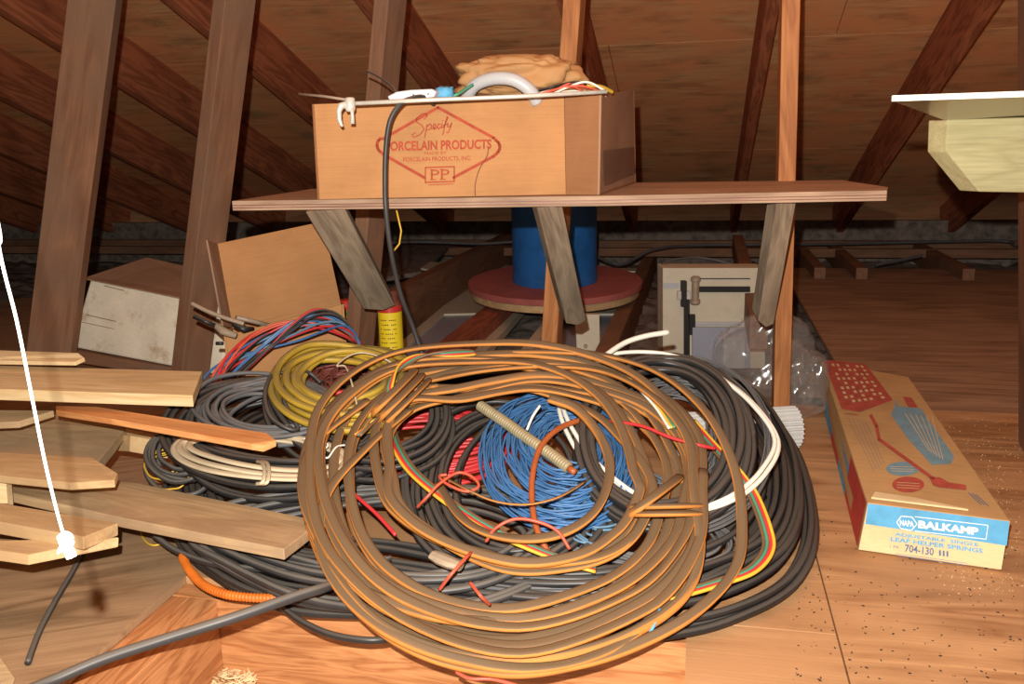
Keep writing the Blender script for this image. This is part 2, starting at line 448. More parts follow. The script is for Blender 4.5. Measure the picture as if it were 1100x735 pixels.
ZS = .55
P = [fl(249, 216, ZS), fl(640, 210.5, ZS), fl(953, 204.5, ZS), fl(954, 201, ZS), fl(905, 193.5, ZS), fl(600, 197, ZS), fl(335, 203, ZS)]
P = [Vector((p.x, p.y, ZS)) for p in P]
sh = thing('plywood_shelf', (0, 1.7, ZS-.018), 'rough plywood shelf carrying the large printed cardboard box', 'shelf')
slab('board', P, .018, M['shelf_ply'], sh, .001, grain=P[2]-P[0])
gl = [Vector((q.x, q.y-.0006, ZS-.0075)) for q in P[:3]]
mb = MB()
for a_, b_ in ((gl[0], gl[1]), (gl[1], gl[2])):
    for z_ in (0, -.005): mb.hexa([a_+Vector((0, 0, z_)), b_+Vector((0, 0, z_)), b_+Vector((0, .002, z_)), a_+Vector((0, .002, z_))], [q+Vector((0, 0, z_-.0013)) for q in (a_, b_, b_+Vector((0, .002, 0)), a_+Vector((0, .002, 0)))])
build(mb, 'glue_lines', M['maroon'], sh)
#
for nm, a, b_, wd, lab in (('wooden_bracket', at(352, 230.5, 1.63), at(410, 334, 1.98), .066, 'weathered grey brace under the left end of the shelf'),
                           ('wooden_bracket', at(592, 228, 1.60), at(620, 350, 1.96), .046, 'weathered grey brace in front of the blue drum'),
                           ('wooden_bracket', at(844, 223, 1.60), at(822, 352, 1.86), .038, 'grey brace under the right end of the shelf')):
    d = (b_-a).normalized(); a2 = a
    up = Vector((0, -1, .35)); up = (up-d*up.dot(d)).normalized()
    M4 = frame((a2+b_)/2, d, up); L = (b_-a2).length; y = M4.col[1].xyz; z = M4.col[2].xyz
    w2 = wd/2; top = []; bot = []
    # horizontal cut at the top, pointed cut at the bottom
    q = [a2+y*w2, a2-y*w2, b_-y*w2-d*.035, b_+y*w2*.1, b_+y*w2-d*.004]
    for i in (0, 1):
        k = (ZS-.0185-z.z*0-q[i].z)/(-d.z) if abs(d.z) > 1e-3 else 0
        q[i] = q[i] - d*k*1.0
    th = .034
    back = [p-z*th for p in q]
    for i in (0, 1):
        k = (ZS-.0185-back[i].z)/(-d.z); back[i] = back[i]-d*k
    build(MB().hexa(q, back), nm, M['greywood'], None, M4, .0015, label=lab, cat='bracket', group='braces under the plywood shelf')

# ================================================================== LETTERING
def flat_text(s, font_offset=.0, shear=0.0, spacing=1.0):
    cu = bpy.data.curves.new('t', 'FONT'); cu.body = s; cu.size = 1; cu.offset = font_offset; cu.shear = shear
    cu.space_character = spacing; cu.resolution_u = 3
    cu.align_x = 'CENTER'; cu.align_y = 'CENTER'
    o = bpy.data.objects.new('t', cu); C.objects.link(o)
    bpy.context.view_layer.update()
    me = o.to_mesh(); vs = [v.co.copy() for v in me.vertices]; fs = [tuple(p.vertices) for p in me.polygons]
    o.to_mesh_clear(); bpy.data.objects.remove(o); bpy.data.curves.remove(cu)
    xs = [v.x for v in vs]; ys = [v.y for v in vs]; cx = (min(xs)+max(xs))/2; cy = (min(ys)+max(ys))/2
    W = max(xs)-min(xs); H = max(ys)-min(ys)
    return [((v.x-cx)/W, (v.y-cy)/H) for v in vs], fs
class Face:
    """a plane of a thing, addressed by picture pixels"""
    def __init__(s, a, b, c, off=.0012):
        s.o = Vector(a); s.n = (Vector(b)-a).cross(Vector(c)-a).normalized()
        if s.n.dot(CAM-s.o) < 0: s.n = -s.n
        s.o = s.o + s.n*off
    def __call__(s, px, py):
        d = ray(px, py); return CAM + d*((s.o-CAM).dot(s.n)/d.dot(s.n))
def print_text(face, s, c, ux, uy, mat, parent, name='lettering', **k):
    """c: centre pixel, ux: pixel vector of the full width, uy: of the full height (down)"""
    vs, fs = flat_text(s, **k)
    mb = MB().add([face(c[0]+x*ux[0]-y*uy[0], c[1]+x*ux[1]-y*uy[1]) for x, y in vs], fs)
    return build(mb, name, M[mat], parent, fix=False)
def print_poly(mb, face, pts): mb.add([face(*p) for p in pts], [tuple(range(len(pts)))])
def print_line(mb, face, pts, w, closed=False):
    n = len(pts)
    for i in range(n if closed else n-1):
        a = Vector(pts[i]); b = Vector(pts[(i+1) % n]); d = (b-a).normalized(); q = Vector((-d.y, d.x))*w/2; a = a-d*w*.3; b = b+d*w*.3
        print_poly(mb, face, [a+q, b+q, b-q, a-q])
def arc(cx, cy, rx, ry, a0, a1, n=20): return [(cx+rx*math.cos(math.radians(a0+(a1-a0)*i/n)), cy+ry*math.sin(math.radians(a0+(a1-a0)*i/n))) for i in range(n+1)]

# ================================================================== THE LARGE PRINTED BOX ON THE SHELF
def zz(p, z=ZS+.0008): return Vector((p.x, p.y, z))
A0 = zz(fl(341, 215, ZS)); B0 = zz(fl(608, 209.5, ZS)); C0 = zz(fl(644, 210, ZS)); D0 = zz(fl(683, 196.5, ZS))
E0 = A0 + (D0-B0) + Vector((.01, .02, 0)); E0.z = A0.z
A1 = at(335, 112, A0.y-.004); B1 = at(606, 103.5, B0.y-.004); C1 = at(646, 101.5, C0.y); D1 = at(681, 97, D0.y+.0)
E1 = E0 + Vector((0, .0, .155))
box = thing('cardboard_box', (A0+D0)/2, 'large cardboard box with red diamond print, filled with wire, on the shelf', 'box')
def wall(p0, p1, q1, q0, th, mat, name, parent, inward, bevel=.0008):
    n = (p1-p0).cross(q0-p0).normalized()
    if n.dot(inward) < 0: n = -n
    return build(MB().hexa([p0, p1, q1, q0], [p+n*th for p in (p0, p1, q1, q0)]), name, M[mat], parent, frame(p0, p1-p0, Vector((0, 0, 1))), bevel)
ctr = (A0+D0)/2
front = wall(A0, B0, B1, A1, .004, 'card', 'front_panel', box, ctr-A0)
wall(B0, C0, C1, B1, .004, 'card2', 'corner_panel', box, ctr-B0+Vector((0, .3, 0)))  # angled corner face, its shade put into the colour as a darker cardboard
side = wall(C0, D0, D1, C1, .004, 'card3', 'side_panel', box, ctr-D0)
wall(E0, D0, D1, E1, .004, 'card2', 'back_panel', box, ctr-D0)
wall(A0, E0, E1, A1, .004, 'card2', 'side_panel', box, ctr-A0)
build(MB().hexa([A0, B0, C0, D0, E0], [p+Vector((0, 0, .004)) for p in (A0, B0, C0, D0, E0)]), 'bottom', M['card2'], box)
fc = Face(A0, B0, A1)
mb = MB()
dia = [(470.5, 115.5), (530, 148)] + arc(527, 158, 10, 9, -50, 50, 6) + [(530, 168), (487, 191)]
dia2 = [(456, 191), (412, 166)] + arc(414, 156, 9, 9, 130, 230, 6) + [(412, 149), (470.5, 115.5)]
print_line(mb, fc, dia, 3.2); print_line(mb, fc, dia2, 3.2)
print_line(mb, fc, [(457, 180), (488, 179), (488, 195), (457, 196)], 1.4, True)
print_line(mb, fc, [(461, 198.6), (487, 197.6)], .8)
build(mb, 'diamond_emblem', M['redink'], front, fix=False)
mb = MB()
script = [[(456, 132), (459, 129), (458, 126.5), (454, 127), (449, 131), (449, 135), (454, 138), (456, 142), (452, 147), (446, 149.5), (444.5, 147), (448, 145)],
          [(459, 137), (456.5, 150)], [(459, 139), (462, 136.5), (463.5, 138.5), (461.5, 142), (458.5, 142.5)],
          [(463, 141.5), (466, 140.5), (467.5, 137.5), (465.8, 136.5), (464.6, 139.5), (466, 142), (469, 139.5)],
          [(472, 136.8), (470, 136.5), (468.6, 139.5), (470, 141.5), (472.5, 139)], [(473.5, 136), (472.8, 140.5), (475, 139.5), (479, 130.5), (478, 129.5), (475.5, 140), (474.5, 145.5), (473.6, 147)],
          [(473.8, 133.6), (474.2, 133.2)], [(474.5, 138.2), (478.5, 136.8)], [(479, 135.6), (478.6, 139.6), (481, 139), (482.6, 135.4)], [(482.6, 135.4), (481.4, 140), (479.2, 144.6), (477.4, 145)]]
for ln in script: print_line(mb, fc, [(460+(x-460)*1.12, 140+(y-140)*1.12-3) for x, y in ln], 1.15)
build(mb, 'lettering', M['redink'], front, fix=False)
print_text(fc, 'PORCELAIN PRODUCTS', (471, 156), (114, -2.6), (0, 10.5), 'redink', front, font_offset=.032)
print_text(fc, 'MADE BY', (468, 164.6), (24, -.6), (0, 3.4), 'redink', front)
print_text(fc, 'PORCELAIN PRODUCTS, INC.', (469.5, 171), (73, -1.8), (0, 5.4), 'redink', front, font_offset=.012)
print_text(fc, 'PP', (472.8, 187.4), (20, -.5), (0, 10.5), 'redink', front, font_offset=.0)
mb = MB()
for x_ in (464.6, 475.2):
    print_line(mb, fc, [(x_-2.4, 192.9-(x_-470)*.03), (x_+3.4, 192.8-(x_-470)*.03)], 1.0); print_line(mb, fc, [(x_-2.4, 182.2-(x_-470)*.03), (x_+1.2, 182.2-(x_-470)*.03)], 1.0)
build(mb, 'lettering', M['redink'], front, fix=False)
# tape on the side
fs_ = Face(C0, D0, C1, .001)
mb = MB(); print_poly(mb, fs_, [(648.5, 162), (681, 158), (683, 186), (650, 200)])
build(mb, 'tape', plain('worn_tape', (134, 104, 88), .35, var=.1), side, fix=False)
ft = Face(A0, B0, A1, .002)
mb = MB(); print_poly(mb, ft, [(607, 211), (640, 211.5), (634, 215), (616, 213), (609, 208)])

# --- what fills it
def catmull(P, closed, per=12):
    n = len(P); out = []
    for i in range(n if closed else n-1):
        p0 = P[(i-1) % n] if closed or i > 0 else P[0]*2-P[1]; p1 = P[i]; p2 = P[(i+1) % n]
        p3 = P[(i+2) % n] if closed or i < n-2 else P[-1]*2-P[-2]
        for k in range(per):
            t = k/per; out.append(.5*((2*p1)+(p2-p0)*t+(2*p0-5*p1+4*p2-p3)*t*t+(3*p1-p0-3*p2+p3)*t**3))
    if not closed: out.append(P[-1].copy())
    return out
def crumple(name, c, rad, amp, freq, mat, sub=5, smooth=False, seed=0, parent=None, sharp=True, minz=None, **kw):
    bm = bmesh.new(); bmesh.ops.create_icosphere(bm, subdivisions=sub, radius=1)
    for v in bm.verts:
        p = v.co.copy(); q = p*freq + Vector((seed, seed*1.7, 3))
        r = 1 + amp*(abs(mn.noise(q))*1.6 + .5*abs(mn.noise(q*2.3)) + .25*mn.noise(q*5) - .5)
        s = Vector((math.copysign(abs(p.x)**.7, p.x), math.copysign(abs(p.y)**.7, p.y), math.copysign(abs(p.z)**.75, p.z)))
        v.co = Vector((s.x*rad[0], s.y*rad[1], s.z*rad[2]))*r + Vector(c)
        if minz is not None: v.co.z = max(minz, v.co.z)
    mb = MB().add([v.co.copy() for v in bm.verts], [tuple(v.index for v in f.verts) for f in bm.faces]); bm.free()
    return build(mb, name, M[mat], parent, smooth=smooth, **kw)
pc = at(556, 84, 1.72)
crumple('paper_bag', pc, (.112, .07, .040), .22, 1.6, 'paper', 5, True, 4, label='crumpled brown paper bag on top of the printed box', cat='bag')
# pale hose loop
P = [at(*q) for q in ((500, 108, 1.66), (510, 92, 1.64), (530, 84.5, 1.62), (552, 86, 1.61), (569, 97, 1.61), (577, 110, 1.62))]
build(MB().tube(catmull(P, False, 8), .0115, 14), 'hose', M['greyhose'], None, smooth=True, label='thick pale grey hose arched over the rim of the printed box', cat='hose')
# plastic plug strip
ps = thing('power_strip', at(440, 104, 1.57), 'white plastic power strip lying on the rim of the printed box', 'power strip')
q = [at(416, 103.5, 1.56), at(426, 98.5, 1.56), at(441, 96.5, 1.56), at(464, 95.5, 1.56), at(469, 98.5, 1.56), at(466, 104.5, 1.56), at(440, 107, 1.56), at(418, 107.5, 1.56)]
build(MB().hexa(q, [p+Vector((.01, .05, .0)) for p in q]), 'housing', M['plastic'], ps, bevel=.002)
for x, y in ((444, 102), (460, 101)):
    c = at(x, y, 1.5585); build(MB().lathe(c, [(.0016, -.0008), (.0016, .0008)], 10, Matrix.Rotation(math.pi/2, 3, 'X')), 'screw', M['dark_metal'], ps)
crumple('blue_tape', at(477, 101, 1.6), (.017, .02, .012), .3, 2, 'blueink', 3, True, 2, label='small bright blue lump beside the white power strip', cat='plastic piece')
# white bar with a clamp
bc = thing('bar_clamp', at(372, 115, 1.52), 'white metal bar clamp along the front rim of the printed box', 'clamp')
build(MB().tube([at(374, 111.5, 1.522), at(460, 107.5, 1.525), at(560, 103.5, 1.53), at(652, 98.5, 1.545)], .0036, 8), 'bar', M['steel'], bc, smooth=True)
build(MB().lathe(at(376, 112, 1.515), [(.0065, -.012), (.0085, -.008), (.0085, .009), (.006, .011)], 16), 'collar', M['steel'], bc, smooth=True)
build(MB().tube([at(378, 116, 1.51), at(378.5, 124, 1.51), at(378.5, 133, 1.51)], [.003, .003, .0042], 10), 'screw', M['steel'], bc, smooth=True)
build(MB().tube([at(*q) for q in ((373, 112, 1.515), (366, 114, 1.512), (364, 120, 1.512), (364.5, 128, 1.512), (366.5, 134, 1.512), (368, 136, 1.512))], [.006, .006, .0045, .004, .003, .0022], 10), 'hook', M['steel'], bc, smooth=True)
build(MB().tube([at(321, 101, 1.60), at(348, 103.5, 1.57), at(374, 107.5, 1.53)], .0022, 8), 'metal_rod', M['rustrod'], None, smooth=True, label='thin dull rod poking left from the top of the printed box', cat='rod')
build(MB().tube(catmull([at(*q) for q in ((393, 76, 1.7), (402, 80, 1.69), (414, 87, 1.66), (423, 95, 1.64), (427, 106, 1.62))], False), .0018, 8), 'wire_end', M['charcoal'], None, smooth=True, label='thin dark wire end rising behind the white power strip', cat='wire')
P = [at(*q) for q in ((466, 112, 1.62), (455, 104.5, 1.56), (443, 105.5, 1.535), (430, 112, 1.525), (419, 130, 1.52), (414.5, 160, 1.52), (413.5, 195, 1.515), (414.5, 225, 1.51), (420, 270, 1.52), (430, 315, 1.54), (443, 350, 1.56), (455, 385, 1.56))]
build(MB().tube(catmull(P, False, 10), .0042, 10), 'hanging_cable', M['charcoal'], None, smooth=True, label='dark grey cord hanging down the front of the printed box and shelf', cat='cord')
# coloured wires showing over the rim at right
rnd = random.Random(3)
cols = ['pinkred', 'black', 'orange', 'white', 'pinkred', 'maroon', 'cream', 'orange', 'black', 'pinkred', 'greencan', 'white']
wb = thing('wire_bunch', at(610, 100, 1.65), 'bunch of coloured thin wires at the right end inside the printed box', 'wires')
for k in range(26):
    y = rnd.uniform(1.58, 1.74); x0 = 570+rnd.uniform(-10, 20); x1 = 640+rnd.uniform(-20, 16); h = rnd.uniform(-5, 7)
    P = [at(x0, 104+rnd.uniform(-3, 3), y), at((x0*2+x1)/3, 98-h*.6, y+rnd.uniform(-.02, .02)), at((x0+x1*2)/3, 95-h, y+rnd.uniform(-.02, .02)), at(x1, 101+rnd.uniform(-4, 3), y)]
    build(MB().tube(catmull(P, False, 6), .0021, 6), 'wire', M[cols[k % 12]], wb, smooth=True)
build(MB().tube(catmull([at(*q) for q in ((484, 104, 1.6), (492, 101, 1.6), (500, 96, 1.61), (508, 91, 1.62))], False), .0028, 8), 'green_wire', M['gwire'], None, smooth=True, label='short green wire beside the pale hose in the printed box', cat='wire')
build(MB().tube(catmull([at(*q) for q in ((630, 92, 1.6), (645, 93, 1.6), (658, 99, 1.61))], False), .0035, 8), 'green_wire', M['yellow'], None, smooth=True, label='short olive wire at the right rim of the printed box', cat='wire')
# bulk of stuff below the rim, so the box is full
crumple('packing_paper', (B0+E0)/2+Vector((-.02, .0, .07)), (.2, .09, .055), .2, 3, 'paper', 4, True, 9, minz=ZS+.006, label='crumpled paper filling the printed box below the rim', cat='paper')
P = [Vector(fc(x, y))+Vector((0, -.001, 0)) for x, y in ((525, 158), (523, 168), (515, 182), (510.5, 198), (510.5, 210))]
build(MB().tube(catmull(P, False), .0008, 6), 'thin_twig', M['maroon'], None, smooth=True, label='hair-thin brown strand hanging on the front of the printed box', cat='twig')
build(MB().tube([at(*q) for q in ((425, 222, 1.7), (431, 248, 1.7), (429, 262, 1.7), (421, 272, 1.7))], .0018, 6), 'yellow_wire', M['ywire'], None, smooth=True, label='bent yellow wire hanging below the shelf beside the grey cord', cat='wire')

# ================================================================== THINGS BEYOND THE SHELF
c = fl(596, 315, .03); rr = 94*c.y/950; TL_ = Matrix.Rotation(math.radians(3.2), 3, 'X')
reel = thing('cable_drum', c, 'blue drum standing on a wide dull red disc', 'drum')
build(MB().lathe(c, [(rr, .030), (rr, .055)], 64, TL_), 'flange', M['red_disc'], reel, bevel=.003)
build(MB().lathe(c, [(rr*.97, .0), (rr*.97, .0295)], 64, TL_), 'lower_flange', M['tanpine'], reel, bevel=.003)
rd = 46*c.y/950
build(MB().lathe(c, [(rd*.9, .056), (rd, .0562), (rd, .08), (rd*.985, .085), (rd*.985, .40), (rd, .405), (rd, .43), (rd*.95, .43)], 64, TL_), 'barrel', M['blue_drum'], reel)
build(MB().lathe(c, [(rd*1.25, .431), (rd*1.25, .45)], 48, TL_), 'top_plate', M['red_disc'], reel)

# flat white framed panels lying between the joists
def window_panel(label, quad, z):
    P = [fl(x, y, z) for x, y in quad]; ce = sum(P, Vector())/4
    t = thing('storm_window', ce-Vector((0, 0, .03)), label, 'window panel', 'old storm windows lying behind the cable heap')
    mb = MB()
    def L(u, v): return (P[0]*(1-u)+P[1]*u)*(1-v)+(P[3]*(1-u)+P[2]*u)*v
    def q(u0, u1, v0, v1, dz, th): 
        R = [L(u0, v0), L(u1, v0), L(u1, v1), L(u0, v1)]; R = [p+Vector((0, 0, dz)) for p in R]; return R, [p-Vector((0, 0, th)) for p in R]
    for a in ((0, 1, 0, .05), (0, 1, .95, 1), (0, 1, .42, .6), (0, .12, .05, .42), (.88, 1, .05, .42), (0, .12, .6, .95), (.88, 1, .6, .95)):
        mb.hexa(*q(*a, 0, .03))
    build(mb, 'frame', M['white_metal'], t)
    for a in ((.12, .88, .05, .42), (.12, .88, .6, .95)):
        build(MB().hexa(*q(*a, -.008, .006)), 'pane', M['grey_glass'] if a[2] < .3 else M['white_metal'], t)
window_panel('white framed panel with a dull pane, nearest, left of the red joist', [(380, 410), (500, 402), (604, 285), (528, 285)], -.05)
window_panel('white framed panel between the red joist and the drum disc front', [(540, 400), (650, 400), (700, 288), (630, 288)], -.05)
P = [fl(400, 300, .06), fl(452, 292, .06), fl(485, 262, .06), fl(400, 262, .06)]
slab('grey_board', P, .02, M['insul_dark'], label='dull grey board lying behind the grey cord under the shelf', cat='board')
P = [fl(452, 288, .075), fl(470, 291, .075), fl(484, 283, .075), fl(462, 281, .075)]
slab('white_scrap', P, .01, M['white_metal'], label='small white scrap on the dull grey board', cat='scrap')
beam('floor_beam', at(815, 358, 2.4), at(792, 262, 4.4), .05, .09, M['post'], None, kind='structure')

# white enamel unit with a roller
Yp = 2.78
wu = thing('metal_cabinet', at(762, 392, Yp), 'white enamel metal cabinet with a black slot and roller, behind the cables', 'metal unit')
def pq(x0, y0, x1, y1, Y, th, name, mat, bevel=.002):
    q = [at(x0, y0, Y), at(x1, y0, Y), at(x1, y1, Y), at(x0, y1, Y)]
    return build(MB().hexa(q, [p+Vector((0, th, 0)) for p in q]), name, M[mat], wu, bevel=bevel)
pq(712, 288, 822, 396, Yp, .1, 'body', 'white_metal')
pq(735, 322, 741, 396, Yp-.012, .011, 'slot', 'dark_metal', .0005)
pq(739, 338, 747, 360, Yp-.012, .011, 'slot', 'dark_metal', .0005)
pq(750, 308, 806, 314, Yp-.008, .007, 'rail', 'dark_metal', .0005)
pq(747, 299, 806, 300, Yp-.004, .003, 'trim_line', 'dark_metal', .0)
pq(712, 304, 729, 310, Yp-.004, .003, 'trim_line', 'greyhose', .0)
pq(747, 346, 806, 350, Yp-.01, .009, 'ledge', 'greyhose')
pq(744, 352, 806, 396, Yp-.014, .013, 'door', 'grey_glass')
pq(777, 362, 800, 396, Yp-.02, .0055, 'door_panel', 'greyhose', .001)
pq(728, 313, 742, 322, Yp-.02, .018, 'bracket', 'steel'); pq(732, 302, 738, 330, Yp-.022, .02, 'bracket', 'dark_metal')
build(MB().lathe(at(747, 312, Yp-.03), [(.012, -.045), (.016, -.04), (.016, -.03), (.012, -.028), (.012, .028), (.016, .03), (.016, .04), (.01, .045)], 20), 'roller', M['rustrod'], wu, smooth=False)
build(MB().lathe(at(725, 373, Yp-.004), [(.006, -.004), (.006, .004)], 12, Matrix.Rotation(math.pi/2, 3, 'X')), 'bolt', M['rustrod'], wu)
# white leg by the drum
lg = thing('enamel_upright', at(634, 388, 2.9), 'white metal upright with a bolt, below the drum disc', 'metal upright')
q = [at(618, 338, 2.9), at(644, 338, 2.9), at(645, 392, 2.9), at(620, 392, 2.9)]
build(MB().hexa(q, [p+Vector((0, .03, 0)) for p in q]), 'plate', M['white_metal'], lg, bevel=.002)
build(MB().lathe(at(629, 372, 2.896), [(.007, -.004), (.007, .004)], 12, Matrix.Rotation(math.pi/2, 3, 'X')), 'bolt', M['rustrod'], lg)

# strung cables at the eave
def strung(pts, r, mat, label, name='strung_cable'):
    build(MB().tube(catmull([at(*p) for p in pts], False, 10), r, 8), name, M[mat], None, smooth=True, label=label, cat='cable')
strung([(400, 262, 4.6), (450, 260, 4.6), (515, 262, 4.6), (565, 260, 4.6), (620, 268, 4.5), (655, 282, 4.3), (672, 283, 4.3), (700, 269, 4.4), (740, 264, 4.5), (800, 263, 4.5), (900, 262, 4.5), (1000, 260, 4.5), (1075, 259, 4.5), (1092, 264, 4.4)], .008, 'grey', 'thin grey cable strung along the eave behind the shelf')
strung([(712, 284, 2.86), (725, 279, 2.9), (750, 277, 2.95), (775, 281, 2.95), (800, 289, 2.9)], .004, 'grey', 'grey cable arched over the white metal cabinet')
strung([(940, 285, 4.3), (965, 280, 4.3), (990, 275, 4.3)], .008, 'grey', 'short grey cable piece on the joists at the back right')

# right-hand shelf end with glass plate
gs = thing('bracket_shelf', at(1060, 170, 1.3), 'yellow-green wooden bracket with a glass plate at the upper right', 'shelf')
q = [at(958, 108.5, 1.02), at(1150, 102, 1.02), at(1150, 127, 1.5), at(1019, 131, 1.42)]
n = Vector((0, 0, 1))
build(MB().hexa(q, [p+Vector((0, 0, .0045)) for p in q]), 'glass_plate', M['glass'], gs, bevel=.0005)
a, b_ = q[0], q[1]
build(MB().hexa([a+Vector((0, -.002, .0058)), b_+Vector((0, -.002, .0058)), b_+Vector((0, -.002, -.0005)), a+Vector((0, -.002, -.0005))],
                [a+Vector((0, .001, .0058)), b_+Vector((0, .001, .0058)), b_+Vector((0, .001, -.0005)), a+Vector((0, .001, -.0005))]), 'edge_strip', M['white'], gs)
q = [at(1018, 128.5, 1.38), at(1160, 124, 1.38), at(1160, 208, 1.36), at(1052, 206, 1.36), at(1017, 163, 1.36)]
build(MB().hexa(q, [p+Vector((-.012, .038, .0)) for p in q]), 'bracket_board', M['green_wood'], gs, frame(q[0], Vector((1, 0, 0)), Vector((0, 0, 1))), .002)

# ================================================================== LEFT: CARTON, OPEN BOX, CANS, TOOL
ct = thing('white_carton', fl(160, 385), 'worn white carton lying behind the left posts', 'carton')
bl = at(76, 373, 2.48); br = at(238, 404, 2.30)
tl = at(97, 300, bl.y); tr = at(247, 333, br.y)
dp = Vector((.10, .26, 0)); dpt = dp + Vector((0, 0, .0))
build(MB().hexa([bl, br, tr, tl], [bl+dp, br+dp, tr+dpt, tl+dpt]), 'body', M['white_card'], ct, bevel=.006)
build(MB().hexa([tl+Vector((-.02, .0, .004)), tr+Vector((.01, 0, .004)), tr+dpt*1.02+Vector((0, 0, .006)), tl+dpt*.9+Vector((-.02, 0, .03))],
                [tl+Vector((-.02, .0, .0)), tr+Vector((.01, 0, .0)), tr+dpt*1.02+Vector((0, 0, .002)), tl+dpt*.9+Vector((-.02, 0, .026))]), 'flap', M['card3'], ct, bevel=.001)
sp_ = [bl+Vector((-.03, -.012, -.001)), br+Vector((.03, -.012, -.001)), br+dp+Vector((.03, .0, -.001)), bl+dp+Vector((-.03, 0, -.001))]
slab('dark_plank', [q+Vector((0, 0, -.002)) for q in sp_], .03, M['post'], label='dark plank under the white carton', cat='board')
fcart = Face(bl, br, tl, .003)
mb = MB(); print_line(mb, fcart, [(92, 338), (184, 359)], .9); print_line(mb, fcart, [(88, 346), (180, 366)], .7); print_line(mb, fcart, [(112, 307), (188, 326)], .9); print_line(mb, fcart, [(172, 318), (135, 348)], .7)
build(mb, 'crease_lines', M['card3'], ct, fix=False)

ob = thing('open_cardboard_box', Vector((at(305, 345, 1.95).x, 1.98, 0)), 'open brown cardboard box with its lid raised, behind the blue and red wires', 'box')
def vdrop(p, z=.001): return Vector((p.x, p.y, z))
f0 = at(243, 361, 1.84); f1 = at(367, 327, 1.93); k0 = at(250, 352, 2.0); k1 = at(366, 325, 2.09)
def pan(name, P, th, mat='card', grain=None, par=ob):
    P = [Vector(p) for p in P]; n = (P[1]-P[0]).cross(P[-1]-P[0]).normalized()
    if n.dot(CAM-P[0]) > 0: n = -n
    return build(MB().hexa(P, [p+n*th for p in P]), name, M[mat], par, frame(P[0], P[1]-P[0], Vector((0, 0, 1))), .001)
pan('front_wall', [f0, f1, vdrop(f1), vdrop(f0)], .005)
pan('side_wall', [f0, k0, vdrop(k0), vdrop(f0)], .005)
pan('side_wall', [f1, k1, vdrop(k1), vdrop(f1)], .005)
pan('back_wall', [k0, k1, vdrop(k1), vdrop(k0)], .005)
pan('lid', [at(233, 262, 2.02), at(347, 238, 2.12), k1, k0], .005)
pan('lid_side', [at(223, 258, 1.9), at(234, 262, 2.02), k0, at(240, 350, 1.93)], .004, 'card3')

def can(label, px, pytop, Y, r, cols, name='spray_can'):
    p = at(px, pytop, Y); c = Vector((p.x, p.y, 0)); H = p.z
    t = thing(name, c, label, 'can')
    build(MB().lathe(c, [(r*.9, .001), (r, .004), (r, H*.88)], 28), 'body', M[cols[0]], t, smooth=False)
    build(MB().lathe(c, [(r*1.003, H*.84), (r*1.003, H*.89)], 28), 'label_band', M[cols[1]], t)
    build(MB().lathe(c, [(r*.98, H*.885), (r*.9, H*.91), (r*.75, H*.93), (r*.75, H*.98), (r*.6, H)], 28), 'cap', M[cols[2]], t, smooth=False)
    return t, c, H
t_, c_, H_ = can('yellow spray can with a red cap beside the left shelf brace', 417.5, 312, 2.06, .0285, ('yellowcan', 'redcan', 'maroon'))
mb = MB()
for k in range(9):      # rows of small print around the front of the can
    z = H_*(.78-.035*k)
    for s_ in range(-4, 5):
        if (k*7+s_*3) % 5 == 0: continue
        a0 = math.radians(-98+s_*9); a1 = a0+math.radians(6.5); q = [c_+Vector((.0288*math.cos(a), .0288*math.sin(a), zz_)) for a, zz_ in ((a0, z), (a1, z), (a1, z+.0022), (a0, z+.0022))]
        mb.add(q, [(0, 1, 2, 3)])
build(mb, 'small_print', M['dirt'], t_, fix=False)
can('green and yellow can half hidden behind the open box', 371, 322, 2.32, .028, ('yellowcan', 'greencan', 'redcan'))

tl_ = thing('caulking_gun', at(235, 345, 1.82), 'dark metal hand tool leaning across the brown post', 'tool')
build(MB().tube(catmull([at(*q) for q in ((206, 326, 1.83), (222, 334, 1.82), (240, 341, 1.815), (262, 348, 1.81))], False), .0045, 8), 'upper_arm', M['rustrod'], tl_, smooth=True)
build(MB().tube([at(208, 340, 1.80), at(231, 350, 1.80)], .0045, 10), 'black_grip', M['black'], tl_, smooth=True)
build(MB().tube([at(228, 347, 1.81), at(240, 356, 1.80), at(254, 361, 1.80)], [.006, .009, .006], 8), 'jaw', M['greywood'], tl_, smooth=True)
build(MB().tube([at(250, 349, 1.815), at(262, 354, 1.81), at(272, 353, 1.83)], [.004, .008, .004], 8), 'black_grip', M['black'], tl_, smooth=True)
build(MB().tube([at(232, 369, 1.80), at(240, 369, 1.80)], .004, 8), 'black_grip', M['black'], tl_, smooth=True)
build(MB().tube([at(254, 341, 1.83), at(275, 346, 1.86), at(290, 350, 1.88)], .005, 8), 'lower_arm', M['rustrod'], tl_, smooth=True)

# ---- the heap of boards
G_ = 'short boards heaped at the left'
def board(label, quad, th, mat, name='wooden_board', grain=None, bevel=.0015):
    P = [at(*q) for q in quad]
    slab(name, P, th, M[mat], None, bevel, grain=(P[grain[1]]-P[grain[0]]) if grain else None, label=label, cat='board', group=G_)
board('thin pale lath, topmost and farthest of the heap', [(-60, 374, 1.62), (84, 379, 1.58), (91, 384.5, 1.57), (80, 389, 1.55), (-60, 387, 1.57)], .008, 'pine')
board('pale clean board above the orange stick, in front of the white carton', [(-60, 391, 1.60), (217, 399, 1.56), (207, 425, 1.41), (-60, 416, 1.45)], .020, 'pine')
board('long orange stick pointing at the cable heap', [(60, 436, 1.46), (104, 437, 1.46), (287, 465, 1.30), (297, 473, 1.27), (283, 479, 1.255), (270, 476.5, 1.255), (120, 450, 1.36), (60, 441, 1.43)], .010, 'stick', grain=(1, 2))
board('grey-brown board under the pale clean board', [(-60, 452, 1.62), (60, 446, 1.62), (135, 459, 1.56), (104, 498, 1.40), (-60, 484, 1.44)], .020, 'oldpine', grain=(4, 3))
